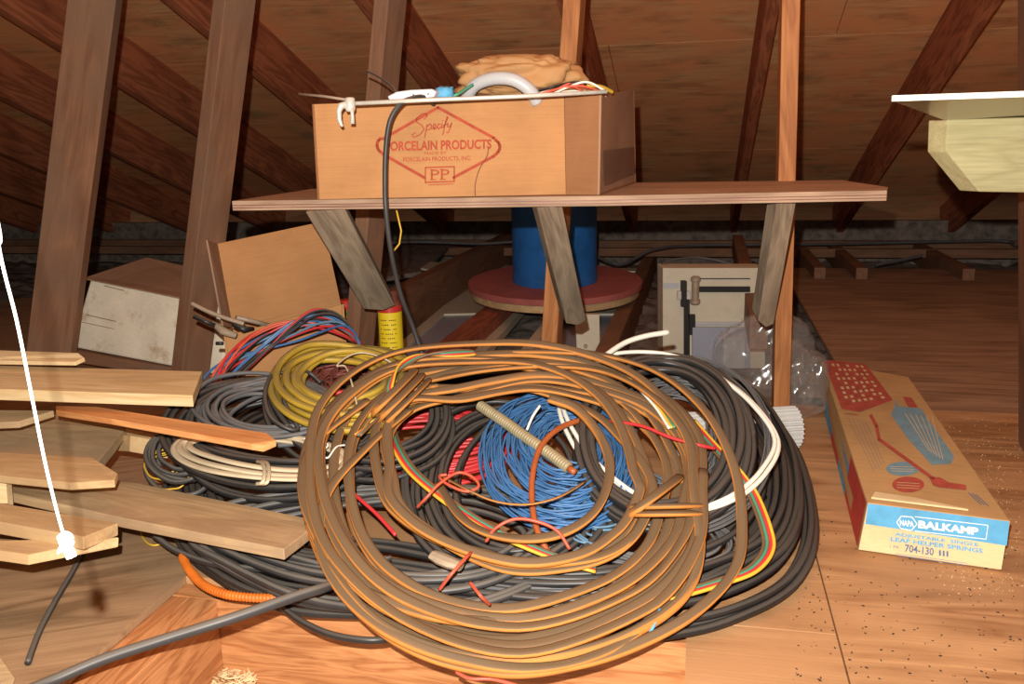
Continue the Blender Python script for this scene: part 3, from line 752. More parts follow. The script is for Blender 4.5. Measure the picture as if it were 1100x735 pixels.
board('short tan block behind the pointed board', [(118, 456, 1.62), (181, 471, 1.56), (181, 476, 1.545), (140, 468, 1.53), (128, 468, 1.56)], .03, 'tanpine', grain=(0, 1))
board('tan board end at the left edge, below the pale clean board', [(-60, 440, 1.50), (58, 441, 1.50), (20, 453, 1.44), (-60, 456, 1.43)], .012, 'oldpine')
board('board with a pointed bright tip', [(-60, 482, 1.42), (100, 492, 1.36), (126, 508, 1.28), (123, 516, 1.255), (75, 519, 1.25), (-60, 505, 1.31)], .012, 'tanpine', grain=(5, 4))
board('long dirty board resting on the black cables, reaching the tan coil', [(0, 505, 1.48), (149, 519, 1.39), (345, 560, 1.215), (305, 590, 1.10), (129, 556, 1.24), (0, 527, 1.36)], .016, 'oldpine', grain=(1, 2))
board('short upright block at the left edge between two boards', [(-30, 512, 1.30), (6, 515, 1.30), (8, 541, 1.28), (-30, 540, 1.28)], .02, 'pine')
board('lower left board with squared end, second from the floor', [(-60, 530, 1.28), (127, 562, 1.16), (90, 577, 1.09), (-60, 550, 1.19)], .018, 'tanpine')
board('lowest left board lying on the plywood floor', [(-60, 574, 1.17), (60, 583, 1.14), (128, 577, 1.14), (31, 596, 1.07), (-60, 583, 1.10)], .014, 'tanpine', grain=(0, 1))
board('scrap of wood at the lower left corner', [(-30, 704, 1.03), (2, 707, 1.03), (16, 728, .99), (10, 745, .965), (-30, 745, .965)], .02, 'oldpine')

# pull cord with a knot
pk = thing('pull_cord', at(72, 583, .52), 'white pull cord with a knotted end hanging at the left', 'cord')
a = at(0, 272, .52)
P = [Vector((a.x-.10, a.y+.02, 1.62)), Vector((a.x-.05, a.y+.01, 1.1)), at(-22, 150, .52), a, at(18, 345, .52), at(33, 420, .52), at(48, 495, .52), at(60, 545, .52), at(68, 574, .52)]
build(MB().tube(catmull(P, False, 8), .00095, 10), 'cord', M['rope'], pk, smooth=True)
K = [(70, 573), (64, 578), (70, 582), (76, 578), (71, 574), (66, 582), (72, 587), (77, 583), (70, 577), (67, 586), (73, 590)]
build(MB().tube(catmull([at(x, y, .52+.002*math.sin(i*2.1)) for i, (x, y) in enumerate(K)], False, 6), .0019, 8), 'knot', M['rope'], pk, smooth=True)
for dx, dy in ((-9, 12), (2, 18), (10, 15), (6, 17)):
    build(MB().tube([at(70, 584, .52), at(71+dx*.6, 584+dy*.5, .519), at(71+dx, 583+dy, .518)], [.0012, .0022, .001], 6), 'frayed_end', M['rope'], pk, smooth=True)
build(MB().lathe(Vector((a.x-.10, a.y+.02, 1.62)), [(.012, 0), (.012, .06), (.006, .07)], 12), 'ceiling_switch', M['plastic'], pk)

# ================================================================== BLUE AND RED PRINTED BOX ON THE FLOOR
FL = fl(922, 591, .0008); FR = fl(1075, 613, .0008); BLk = fl(880, 440, .0008)
HB = None
TL = at(932, 540, FL.y+.002); TR = at(1086, 560, FR.y+.004); hB = TL.z
BTL = fl(882, 388, hB); BTR = fl(976, 405, hB)
BRk = Vector((BTR.x-.004, BTR.y, .0008)); BLk = Vector((BTL.x-.0, BTL.y, .0008))
bk = thing('spring_carton', (FL+BRk)/2, 'flat blue and red printed carton lying on the plywood at right', 'carton')
body = build(MB().hexa([TL, TR, BTR, BTL], [FL, FR, BRk, BLk]), 'body', M['balk'], bk, frame(FL, FR-FL, Vector((0, 0, 1))), .002)
fe = Face(FL, FR, TL, .0008)
mb = MB(); print_poly(mb, fe, [(932.5, 541), (1084.5, 560.5), (1075.5, 612), (922.5, 590.5)])
end = build(mb, 'end_panel', M['balkend'], bk, fix=False)
fe = Face(FL, FR, TL, .0014)
def z8(x, y): return (860+x*.34, 370+y*.34)
mb = MB(); print_poly(mb, fe, [(932.5, 541), (1084.5, 560.5), (1081.5, 586.5), (929.5, 563)]); build(mb, 'blue_band', M['blueink'], end, fix=False)
fe = Face(FL, FR, TL, .002)
mb = MB(); print_line(mb, fe, [z8(362, 545), z8(592, 572), z8(586, 616), z8(362, 590)], .8)
hexp = [z8(304, 562), z8(318, 543), z8(352, 546), z8(368, 568), z8(350, 588), z8(316, 582)]
print_line(mb, fe, hexp, 1.0, True); build(mb, 'hexagon_mark', M['whiteink'], end, fix=False)
print_text(fe, 'NAPA', z8(336, 566), (15, 1.9), (0, 6.2), 'whiteink', end, font_offset=.03)
print_text(fe, 'BALKAMP', z8(467, 580), (64.5, 8.0), (-.4, 8.2), 'whiteink', end, font_offset=.045)
print_text(fe, 'ADJUSTABLE  SINGLE', z8(430, 618), (90, 11.6), (-.3, 4.6), 'blueink', end, font_offset=.03)
print_text(fe, 'LEAF HELPER SPRINGS', z8(430, 634), (99, 13), (-.3, 4.8), 'blueink', end, font_offset=.03)
print_text(fe, '1 PR.', z8(298, 641), (11, 1.5), (0, 3), 'greyblueink', end)
print_text(fe, '704-130', z8(375, 650), (31, 4.2), (-.5, 8.2), 'greyblueink', end, font_offset=.02)
print_text(fe, '|||', z8(452, 661), (10, 1.3), (0, 6), 'greyblueink', end, font_offset=.03)
mb = MB()
print_line(mb, fe, [z8(300, 661), z8(527, 692)], .5); print_line(mb, fe, [z8(305, 668), z8(520, 698)], .5)
build(mb, 'fine_print', M['greyblueink'], end, fix=False)
ft = Face(TL, TR, BTL, .0012); ft2 = Face(TL, TR, BTL, .002)
mb = MB(); print_poly(mb, ft, [z8(*p) for p in ((72, 48), (205, 62), (292, 176), (188, 214), (130, 204))]); build(mb, 'red_block', M['fadedred'], body, fix=False)
mb = MB()
for k in range(7):
    u = .08+k*.13
    for j in range(9):
        v0 = .05+j*.1; v1 = v0+.055
        def W(u, v): 
            ax = 85+(200-85)*u; ay = 52+(62-52)*u; bx = 140+(285-140)*u; by = 202+(180-202)*u
            return z8(ax+(bx-ax)*v, ay+(by-ay)*v)
        if (k*3+j*5) % 7 < 5: print_poly(mb, ft2, [W(u, v0), W(u+.07, v0), W(u+.07, v1), W(u, v1)])
build(mb, 'block_print', M['balkend'], body, fix=False)
mb = MB(); print_poly(mb, ft, [z8(*p) for p in ((290, 152), (360, 166), (388, 215), (486, 355), (474, 378), (415, 381), (340, 300), (285, 222), (300, 190))])
build(mb, 'blue_panel', M['blueprint'], body, fix=False)
mb = MB(); print_poly(mb, ft, [z8(*p) for p in arc(322, 393, 52, 22, 0, 345, 22)]); build(mb, 'blue_oval', M['blueprint'], body, fix=False)
mb = MB(); print_poly(mb, ft, [z8(*p) for p in arc(340, 443, 51, 25, 0, 345, 22)]); build(mb, 'red_oval', M['fadedred'], body, fix=False)
mb = MB(); print_poly(mb, ft2, [z8(*p) for p in ((322, 165), (350, 168), (372, 200), (340, 198))]); build(mb, 'red_square', M['fadedred'], body, fix=False)
mb = MB()
print_line(mb, ft2, [z8(222, 225), z8(240, 258), z8(248, 300), z8(420, 425)], 3.6)
print_poly(mb, ft2, [z8(*p) for p in ((405, 418), (440, 420), (470, 436), (522, 444), (524, 460), (440, 452), (418, 445))])
print_line(mb, ft2, [z8(140, 218), z8(182, 222)], .8)
build(mb, 'red_print', M['fadedred'], body, fix=False)
mb = MB()
for k in range(6):
    print_line(mb, ft2, [z8(330+k*17, 218+k*2), z8(405+k*9, 335+k*6)], .7)
for k in range(3): print_line(mb, ft2, [z8(285, 386+k*7), z8(358, 388+k*7)], .5); print_line(mb, ft2, [z8(305, 436+k*8), z8(375, 440+k*8)], .5)
build(mb, 'small_print', M['balkend'], body, fix=False)
mb = MB()
for k in range(5): print_line(mb, ft2, [z8(150+k*14, 232+k*3), z8(232+k*8, 400-k*6)], .35)
for k in range(3): print_line(mb, ft2, [z8(530+k*12, 468+k*3), z8(570+k*12, 506+k*2)], .8)
build(mb, 'faint_print', M['greyblueink'], body, fix=False)
def sidep(u, v):  # u 0 back..1 front ; v 0 bottom..1 top
    a = BLk+(FL-BLk)*u; b = BTL+(TL-BTL)*u; n = (FL-BLk).cross(Vector((0, 0, 1))).normalized()
    if n.dot(CAM-FL) < 0: n = -n
    return a+(b-a)*v+n*.0012
def side_quad(name, u0, u1, v0, v1, mat):
    mb = MB(); mb.add([sidep(u0, v0), sidep(u1, v0), sidep(u1, v1), sidep(u0, v1)], [(0, 1, 2, 3)]); build(mb, name, M[mat], body, fix=False)
side_quad('side_blue', .22, .42, .02, .62, 'blueink'); side_quad('side_red', .42, .60, .02, .62, 'redprint')
side_quad('side_blue', .60, .76, .02, .7, 'blueink'); side_quad('side_red', .76, .99, .02, .97, 'redprint')
# lifted cardboard lip on the front edge
a = at(938, 532, FL.y+.02); b_ = at(1040, 547, FR.y)
build(MB().hexa([ft2(936, 536), ft2(1040, 549), ft2(985, 537), ft2(940, 530)], [p+Vector((0, 0, .003)) for p in (ft2(936, 536), ft2(1040, 549), ft2(985, 537), ft2(940, 530))]), 'torn_lip', M['balkend'], body)
# ================================================================== THE CABLE HEAP
def closedkeys(px, plane): return [onp(x, y, *plane) for x, y in px]
def smoothcurve(keys, per):
    return catmull(keys, True, per)
def tnoise(rnd, n):
    """n turns: each turn sits at its own place across the bundle, drifting into the next"""
    v = [(i+.5)/n for i in range(n)]; rnd.shuffle(v); return v+[v[-1], v[-1]]
def coilpts(outer, inner, plane, n, seed, thick, wob=.12, per=6, start=0.0, frac=0.0, r=.005, drape=None, tv=None):
    rnd = random.Random(seed)
    O = smoothcurve(closedkeys(outer, plane), per); I = smoothcurve(closedkeys(inner, plane), per)
    N = len(O); nrm = Vector((0, -plane[2], 1)).normalized()
    tv = (list(tv)+[tv[-1]]*2) if tv else tnoise(rnd, n); hv = [rnd.random() for _ in range(n+3)]
    out = []; tot = int(n*N + frac*N)
    ph = rnd.uniform(0, 100)
    for i in range(tot):
        th = i/N; k = int(th); fr = th-k; sm = fr*fr*(3-2*fr)
        sm = max(0, min(1, (fr-.55)/.45)); sm = sm*sm*(3-2*sm)
        t = tv[min(k, n-1)]*(1-sm)+tv[min(k+1, n)]*sm
        h = hv[k]*(1-sm)+hv[k+1]*sm
        t += wob*mn.noise(Vector((th*3.1+ph, k*3.7*0, seed)))*1.2
        h += .35*mn.noise(Vector((th*4.3+ph, 5, seed)))
        t += wob*.25*mn.noise(Vector((th*11.0+ph, seed, 9)))
        t = max(-.04, min(1.04, t)); j = (i+int(start*N)) % N
        p = I[j].lerp(O[j], t) + nrm*(thick*max(0, min(1, h)))
        if drape: p.z = max(p.z, drape(p)+r)
        else: p.z = max(p.z, r+.0005)
        out.append(p)
    return out
def ell(cx, cy, rx, ry, n=16, rot=0):
    c, s = math.cos(math.radians(rot)), math.sin(math.radians(rot))
    return [(cx+rx*math.cos(a)*c-ry*math.sin(a)*s, cy+rx*math.cos(a)*s+ry*math.sin(a)*c) for a in [2*math.pi*i/n for i in range(n)]]
def coil(name, label, mat, r, outer, inner, plane, n, seed, thick, cat='cable coil', seg=8, extra=(), parts=None, wob=.12, per=6, flat=1.0, start=0.0, frac=0.0, group=None):
    t = None
    mb = MB().tube(coilpts(outer, inner, plane, n, seed, thick, wob, per, start, frac, r), r, seg, flat=flat)
    for e in extra: mb.tube(catmull([onp(x, y, plane[0], plane[1]+dz, plane[2]) for x, y, dz in e], False, 8), r, seg, flat=flat)
    return build(mb, name, M[mat], None, smooth=True, fix=False, label=label, cat=cat, group=group)
def strand(name, label, mat, r, pts, plane=None, cat='wire', seg=8, parent=None, per=8, group=None):
    if plane: P = [onp(x, y, plane[0], plane[1]+dz, plane[2]) for x, y, dz in pts]
    else: P = [at(*p) for p in pts]
    P = catmull(P, False, per)
    for p in P: 
        if not (cuv(p)[1] < vA and uA < cuv(p)[0] < uB): p.z = max(p.z, r+.0005)
    return build(MB().tube(P, r, seg), name, M[mat], parent, smooth=True, fix=False, label=label, cat=cat, group=group)

# planes: (y0, z0, slope)
PL_A = (1.05, .012, .06)
# A  the wide black coil under everything
outA = [(876, 555), (858, 622), (790, 664), (700, 683), (600, 680), (500, 674), (400, 664), (300, 656), (232, 622), (190, 580), (178, 520), (250, 440), (420, 405), (650, 395), (790, 415), (852, 472)]
inA = [(808, 548), (785, 590), (740, 618), (680, 632), (600, 636), (500, 622), (420, 606), (330, 596), (275, 580), (245, 560), (250, 520), (320, 470), (440, 440), (650, 430), (765, 450), (803, 500)]
coil('black_cable_coil', 'widest black cable coil lying flat under the whole heap', 'black', .0058, outA, inA, PL_A, 20, 11, .05, per=7)
coil('grey_cable_coil', 'dark grey cable coil across the bottom of the heap, under the long board', 'charcoal', .0052, [(640, 600), (560, 648), (480, 668), (390, 664), (310, 652), (240, 618), (205, 590), (230, 560), (300, 545), (400, 530), (520, 530), (620, 560)],
     [(560, 590), (520, 618), (460, 626), (400, 622), (330, 610), (275, 596), (250, 585), (270, 572), (330, 560), (400, 552), (500, 550), (555, 570)], (1.05, .03, .12), 12, 5, .035, per=8)
# gutter-like fluted roll behind
def fluted(a, b, r, n, name, mat, **kw):
    a = Vector(a); b = Vector(b); d = (b-a).normalized(); up = Vector((0, 0, 1)); y = up.cross(d).normalized(); z = d.cross(y)
    ring = []
    for i in range(n*4):
        an = 2*math.pi*i/(n*4); rr = r*(1 + (.06 if (i % 4) in (0, 1) else -.05)); ring.append((math.cos(an)*rr, math.sin(an)*rr))
    A_ = [a+y*u+z*v for u, v in ring]; B_ = [b+y*u+z*v for u, v in ring]; iA = [a+y*u*.86+z*v*.86 for u, v in ring]; iB = [b+y*u*.86+z*v*.86 for u, v in ring]
    N = len(ring); vs = A_+B_+iA+iB; fs = []
    for i in range(N):
        j = (i+1) % N
        fs += [(i, j, N+j, N+i), (2*N+i, 3*N+i, 3*N+j, 2*N+j), (i, 2*N+i, 2*N+j, j), (N+i, N+j, 3*N+j, 3*N+i)]
    build(MB().add(vs, fs), name, M[mat], None, **kw)
a = fl(722, 508); b_ = fl(856, 484)
fluted((a.x, 1.74, .046), (b_.x, 1.775, .046), .042, 26, 'fluted_roll', 'corr', label='pale fluted roll at the foot of the slim orange post', cat='roll')

# B left black coil, D, E
PL_B = (1.3, .075, .28)
coil('black_cable_coil', 'thick black cable coil at the left, under the cream tied cable', 'black', .0056, ell(305, 488, 124, 66), ell(310, 478, 92, 36), PL_B, 14, 21, .055, per=5)
coil('grey_cable_coil', 'loose grey cable coil at the upper left, next to the blue and red wires', 'grey', .0042, ell(290, 446, 84, 38), ell(300, 450, 52, 18), (1.45, .17, .3), 10, 9, .03, per=5)
coil('cream_cable_coil', 'cream jacketed cable coil tied with a loop at the left', 'cream', .0062, ell(282, 492, 98, 27, rot=5), ell(285, 490, 78, 15, rot=5), (1.3, .145, .22), 4, 3, .012, per=5, flat=.6)
# tie on the cream coil
for k, (x, y) in enumerate(((280, 509), (285, 509))):
    strand('tie', None, 'cream', .003, [(x-4, y-13, .0), (x+2, y-11, .016), (x+4, y-2, .02), (x+2, y+9, .016), (x-4, y+11, .006)], (1.3, .145, .22), None, parent=bpy.data.objects['cream_cable_coil'])
coil('black_cable_coil', 'medium black cable coil curling under the yellow coil', 'black', .0052, ell(385, 450, 104, 70, rot=14), ell(392, 440, 74, 42, rot=14), (1.36, .13, .34), 9, 31, .03, per=5)
strand('black_loop', 'small black loops standing at the left of the yellow coil', 'black', .004, [(330, 420, 0), (300, 400, .02), (285, 420, .03), (292, 450, .02), (320, 462, 0), (305, 430, .02), (312, 405, .03), (330, 400, .02), (345, 412, 0)], (1.45, .2, .34), 'cable')
coil('maroon_wire_coil', 'tangle of thin maroon wires inside the yellow coil', 'maroon', .0022, ell(382, 420, 60, 34), ell(380, 418, 18, 8), (1.45, .165, .3), 34, 8, .02, seg=6, per=4, wob=.5)
coil('yellow_cable_coil', 'olive yellow cable coil, left of the tan coil', 'yellow', .0065, ell(374, 421, 84, 48), ell(368, 415, 42, 20), (1.36, .175, .35), 10, 4, .028, per=5)
strand('red_wire', 'short bright red wire inside the yellow coil', 'red', .004, [(345, 432, 0), (355, 424, .004), (375, 421, .006), (392, 424, .004), (404, 434, 0)], (1.40, .20, .3))
strand('white_wire', 'stiff cream wire crossing the yellow coil', 'cream', .0016, [(385, 442, .03), (378, 412, .05), (371, 394, .05), (362, 393, .055), (372, 384, .055), (388, 379, .05), (410, 384, .05), (430, 396, .04)], (1.40, .19, .35), seg=6)
# G red bundle, H black verticals
coil('red_wire_coil', 'coil of red wires showing under the black strands', 'red', .0034, ell(468, 482, 84, 44), ell(468, 474, 60, 10), (1.3, .065, .3), 20, 14, .02, per=4)
outH = ell(548, 536, 118, 104); inH = ell(556, 530, 62, 62)
coil('black_cable_coil', 'black cable coil with upright strands left of the blue wires', 'black', .0054, outH, inH, (1.2, .055, .33), 11, 17, .03, per=5)
# I blue wires
rnd = random.Random(12)
mb = MB(); PLI = (1.2, .085, .30)
O = smoothcurve(closedkeys(ell(604, 502, 86, 72, rot=20), PLI), 5); I = smoothcurve(closedkeys(ell(606, 488, 22, 20, rot=20), PLI), 5)
bl_pts = coilpts(ell(600, 503, 84, 72, rot=20), ell(608, 490, 28, 24, rot=20), PLI, 60, 6, .035, .25, 5)
build(MB().tube(bl_pts, .0019, 6), 'blue_wire_coil', M['blue'], None, smooth=True, fix=False, label='coil of many thin blue wires in the middle of the heap', cat='wire coil')
coil('slate_wire_coil', 'thin slate blue wires fanning right of the blue coil', 'ltblue', .002, ell(655, 540, 60, 50, rot=-30), ell(650, 535, 22, 20), (1.2, .075, .3), 14, 61, .02, seg=6, per=4, wob=.3)
# J K L upper right rings
PK = (1.15, .066, .34)
coil('grey_wire_coil', 'coil of thin grey wires inside the black ring at right', 'grey', .0022, ell(728, 482, 78, 80), ell(722, 482, 40, 42), (1.15, .05, .34), 30, 71, .025, seg=6, per=5, wob=.3)
coil('black_cable_coil', 'glossy black cable ring at the upper right of the heap', 'black', .0068, ell(714, 480, 96, 96), ell(704, 480, 68, 72), (1.15, .082, .345), 9, 81, .03, per=5)
coil('grey_wire_coil', 'thin grey and white wires outside the black ring, against the white cable', 'grey', .0016, ell(730, 484, 100, 98), ell(728, 482, 92, 86), PK, 12, 77, .02, seg=6, per=5, wob=.3)
outL = [(838, 478), (826, 515), (796, 545), (752, 562), (705, 558), (655, 530), (618, 492), (598, 440), (612, 400), (650, 385), (690, 381), (730, 387), (778, 410), (815, 440)]
inL = [(828, 478), (815, 508), (786, 534), (745, 549), (703, 545), (662, 520), (628, 484), (606, 440), (620, 404), (652, 390), (690, 386), (728, 392), (770, 414), (804, 442)]
wc = coil('white_cable_coil', 'bright white cable looped round the black ring at right', 'white', .0038, outL, inL, (1.15, .085, .35), 2, 91, .014, per=7, start=.4)
strand('cable_end', None, 'white', .0052, [(640, 392, 0), (652, 381, .0), (672, 368, .0), (694, 361, .0), (718, 357, .0)], (1.5, .235, .45), None, parent=wc)
bpy.data.objects['cable_end']['label'] = 'cut white cable end pointing up'
coil('grey_wire_coil', 'small loose grey wire coil at the lower right inside the big ring', 'grey', .0026, ell(742, 590, 48, 26), ell(735, 585, 32, 14), (1.15, .05, .2), 9, 41, .012, seg=6, per=4, wob=.3)
coil('ribbed_wire_coil', 'striped grey wires under the tan coil at lower centre', 'grey', .0026, ell(600, 622, 120, 26), ell(600, 612, 80, 10), (1.05, .025, .2), 12, 45, .015, seg=6, per=4)

# conduit pieces
def ribbed(P, r, pitch, amp, n=12):
    L = [0]
    for i in range(1, len(P)): L.append(L[-1]+(P[i]-P[i-1]).length)
    out = []; rad = []; s = 0; i = 0
    while s < L[-1]:
        while L[i+1] < s: i += 1
        f = (s-L[i])/(L[i+1]-L[i]); out.append(P[i].lerp(P[i+1], f)); rad.append(r*(1+amp*math.cos(2*math.pi*s/pitch))); s += pitch/4
    return out, rad
PT = (.97, .012, .45)
cond = thing('armored_conduit', onp(570, 480, 1.2, .13, .3), 'ribbed metal conduit piece lying across the blue wires', 'conduit')
P = catmull([onp(x, y, 1.2, .125, .30) for x, y in ((516, 436), (540, 452), (565, 470), (590, 487), (612, 504))], False, 12)
p_, r_ = ribbed(P, .0088, .0055, .14); build(MB().tube(p_, r_, 12), 'ribbed_tube', M['armor'], cond, smooth=True, fix=False)
build(MB().tube([onp(611, 503, 1.2, .126, .30), onp(618, 508, 1.2, .126, .30)], [.006, .005], 10), 'orange_end', M['orange'], cond, smooth=True)
P = catmull([onp(x, y, 1.0, .03, .05) for x, y in ((196, 598), (203, 612), (218, 628), (240, 638), (268, 642), (300, 642), (330, 636))], False, 12)
for p in P: p.z = max(p.z, .008)
p_, r_ = ribbed(P, .0062, .005, .1); build(MB().tube(p_, r_, 10), 'orange_conduit', M['rustconduit'], None, smooth=True, fix=False, label='ribbed orange conduit curving over the edge of the floor opening', cat='conduit')
strand('rust_conduit', 'rust orange tube bent over the blue wires', 'orange', .0048, [(648, 448, .03), (622, 452, .04), (598, 462, .045), (580, 482, .04), (572, 512, .035), (572, 545, .03), (578, 572, .02), (592, 600, .0)], (1.2, .095, .30), 'conduit')
strand('rust_conduit', 'rust orange tube end inside the right coils', 'orange', .0045, [(790, 560, .0), (800, 575, .0), (808, 590, 0), (812, 600, 0)], (1.2, .05, .1), 'conduit')
strand('rust_conduit', 'rust orange strand at the bottom right under the tan coil', 'orange', .0045, [(690, 650, .0), (740, 640, .01), (770, 620, .01), (780, 606, 0)], (1.1, .03, .1), 'conduit')

# the tan coil on top
outT = [(330, 520), (345, 455), (398, 405), (470, 381), (560, 375), (640, 386), (705, 418), (750, 475), (751, 545), (742, 605), (690, 670), (560, 722), (430, 688), (352, 612)]
inT = [(425, 515), (422, 470), (446, 444), (500, 442), (570, 436), (625, 458), (660, 490), (685, 530), (686, 550), (665, 585), (620, 606), (550, 610), (470, 580), (432, 550)]
tan = thing('tan_cable_coil', onp(550, 560, *PT), 'large dusty tan and orange cable coil tied twice, on top of the heap', 'cable coil')
mb = MB().tube(coilpts(outT, inT, PT, 13, 23, .036, .22, 9, .55, .05, .0056, None, [.99, .76, .04, .50, .94, .14, .72, .97, .0, .80, .46, .08, .70]), .0053, 12, twin=3.0)
build(mb, 'cable', M['tan'], tan, smooth=True, fix=False)
def loose(pts, seg=10): 
    mb = MB().tube(catmull([onp(x, y, PT[0], PT[1]+dz, PT[2]) for x, y, dz in pts], False, 12), .0053, 12, twin=pts[0][0]*.37)
    build(mb, 'loose_strand', M['tan'], tan, smooth=True, fix=False)
loose([(450, 392, .0), (520, 380, .01), (600, 378, .03), (660, 384, .035), (715, 405, .04), (760, 445, .04), (788, 500, .03), (797, 560, .01), (790, 610, .005), (750, 655, .01), (690, 690, .015), (620, 713, .02), (540, 722, .015), (450, 700, .01), (385, 655, .005), (350, 600, .0)])
loose([(455, 410, .0), (520, 398, .02), (590, 394, .03), (650, 400, .04), (700, 425, .05), (738, 470, .05), (746, 530, .045), (752, 590, .03), (735, 640, .02), (680, 680, .02), (600, 705, .02), (500, 705, .02), (410, 672, .02), (355, 610, .02), (332, 560, .01)])
loose([(470, 520, .0), (500, 560, .03), (545, 578, .04), (600, 574, .04), (640, 548, .04), (655, 505, .04), (645, 470, .04), (620, 440, .04), (590, 428, .04)])
loose([(395, 430, .03), (345, 470, .03), (326, 500, .02), (330, 550, .02), (370, 620, .02), (440, 655, .03), (520, 668, .02), (610, 660, .01), (680, 625, .0)])
loose([(440, 440, .03), (395, 480, .03), (352, 530, .03), (345, 590, .02), (380, 650, .02), (450, 695, .02), (560, 718, .02), (650, 700, .02), (715, 650, .01), (742, 600, .0)])
def wrap(cx, cy, ax, ay, turns, h, r=.0053, sp=6):
    """binding turns round the bundle at a pixel; ax: half width across it, ay: pixel step from turn to turn"""
    P = []
    n = int(turns*20)
    for i in range(n+1):
        a = 2*math.pi*i/20; s = math.cos(a); k = i/20-turns/2
        P.append(onp(cx+ax[0]*s+ay[0]*k, cy+ax[1]*s+ay[1]*k, PT[0], PT[1]+.02+h*math.sin(a), PT[2]))
    build(MB().tube(P, r, 12, twin=7.7), 'binding', M['tan'], tan, smooth=True, fix=False)
wrap(432, 428, (24, -22), (7, 6), 3, .034)
wrap(716, 547, (38, -2), (0, -8), 1.7, .040)
wrap(704, 534, (28, -20), (4, 4), 1, .042)
build(MB().tube([onp(x, y, PT[0], PT[1]+.045, PT[2]) for x, y in ((464, 596), (472, 600), (484, 605), (496, 609))], [.009, .0115, .0115, .009], 8, flat=.6), 'tape_wrap', M['greywood'], tan)

# trailer cable: four colours side by side
def ribbon(name, label, pts, plane, cols, r=.0026, cat='cable', sp=.0048, tw=0.0):
    P = catmull([onp(x, y, plane[0], plane[1]+dz, plane[2]) for x, y, dz in pts], False, 10)
    t = thing(name, P[len(P)//2], label, cat)
    for i, cname in enumerate(cols):
        out = []
        for k, p in enumerate(P):
            a = P[max(0, k-1)]; b = P[min(len(P)-1, k+1)]; d = (b-a).normalized(); s = d.cross(Vector((0, 0, 1))).normalized(); u = s.cross(d)
            ang = tw*k; o = (i-(len(cols)-1)/2)*sp
            q = p+(s*math.cos(ang)+u*math.sin(ang))*o; q.z = max(q.z, r+.001); out.append(q)
        build(MB().tube(out, r, 8), 'wire', M[cname], t, smooth=True, fix=False)
    return t
four = ('ywire', 'red', 'gwire', 'bwire')
ribbon('trailer_cable', 'flat cable of yellow, red, green and brown wires curving through the right coils',
       [(742, 452, .03), (765, 478, .03), (790, 505, .03), (808, 530, .02), (822, 565, .015), (825, 590, .01), (808, 612, .01), (775, 625, .01), (735, 637, .012), (690, 648, .012), (650, 655, .01)], (1.15, .075, .3), four)
ribbon('trailer_cable', 'flat cable of red, green and yellow wires crossing the black strands at centre',
       [(418, 455, .0), (426, 480, .01), (442, 505, .015), (470, 530, .02), (505, 555, .02), (540, 575, .02), (600, 600, .01), (640, 612, .0)], (1.1, .07, .36), ('bwire', 'gwire', 'red', 'ywire'))
ribbon('trailer_cable', 'twisted red, green and yellow wires along the top of the tan coil at left',
       [(384, 468, .0), (416, 440, .0), (418, 415, .02), (428, 396, .02), (450, 383, .02), (480, 380, .02), (510, 379, .01)], (1.36, .22, .35), four, .0022, sp=.0034, tw=.15)
ribbon('trailer_cable', 'green, red and yellow wires peeping between tan strands at upper right',
       [(655, 400, .0), (680, 410, .0), (705, 435, .0), (722, 460, 0)], (1.3, .19, .38), ('gwire', 'ywire', 'white'), .0024)
# orange and salmon odd wires
PO = (1.1, .10, .42)
strand('orange_wire', 'looped salmon wire over the black strands at centre', 'pinkred', .0022, [(448, 545, 0), (458, 535, .02), (472, 520, .03), (492, 508, .03), (508, 513, .03), (514, 523, .03), (500, 528, .03), (480, 520, .03), (472, 512, .02), (480, 510, .02)], PO, seg=6)
strand('orange_wire', 'arched salmon wire below the blue wires', 'pinkred', .0024, [(522, 582, .0), (532, 568, .02), (552, 558, .03), (575, 560, .03), (598, 570, .02), (612, 590, 0)], PO, seg=6)
strand('orange_wire', 'salmon wire dipping below the tan coil at bottom centre', 'pinkred', .0024, [(568, 690, .02), (575, 700, .01), (590, 706, .005), (608, 704, .01), (618, 692, .02)], (.97, .012, .3), seg=6)
strand('orange_wire', 'salmon wire trailing off the bottom edge of the tan coil', 'pinkred', .0024, [(490, 722, .0), (505, 729, -.0), (530, 730, -.0), (560, 738, -.0)], (.95, .004, .2), seg=6)
strand('orange_wire', 'short slanted orange wire across the tan strands, left', 'pinkred', .0024, [(472, 634, .03), (484, 618, .06), (500, 600, .06), (508, 592, .03)], PT, seg=6)
strand('orange_wire', 'short slanted orange wire across the tan strands, right', 'pinkred', .0024, [(505, 626, .05), (516, 640, .06), (526, 650, .03)], PT, seg=6)
strand('tan_wire', 'thin tan wire arching over the blue wires', 'tan', .0018, [(475, 512, .0), (500, 525, .03), (530, 538, .03), (565, 542, .03), (600, 534, .03), (628, 518, .01)], PO, seg=6)
strand('white_wire', 'white wire standing up between the tan coil and the white cable', 'white', .0022, [(566, 462, 0), (572, 448, .02), (580, 436, .03)], (1.2, .14, .35), seg=6)
strand('blue_wire', 'small bright blue wire loop at the lower right of the tan coil', 'blueink', .0022, [(700, 645, .02), (708, 652, .03), (706, 664, .03), (698, 680, .02), (690, 690, .0)], (1.0, .02, .2), seg=6)
strand('red_wire', 'small red twist tied on the grey wires at lower right', 'red', .0024, [(728, 622, .02), (733, 612, .03), (730, 605, .03), (722, 610, .03), (736, 620, .02)], (1.1, .05, .2), seg=6)
strand('pink_wire', 'pink wire with black stripe in the right coils', 'red', .0028, [(655, 452, .0), (690, 458, .01), (720, 470, .01), (750, 478, .01), (768, 482, .0)], (1.2, .15, .34), seg=6)
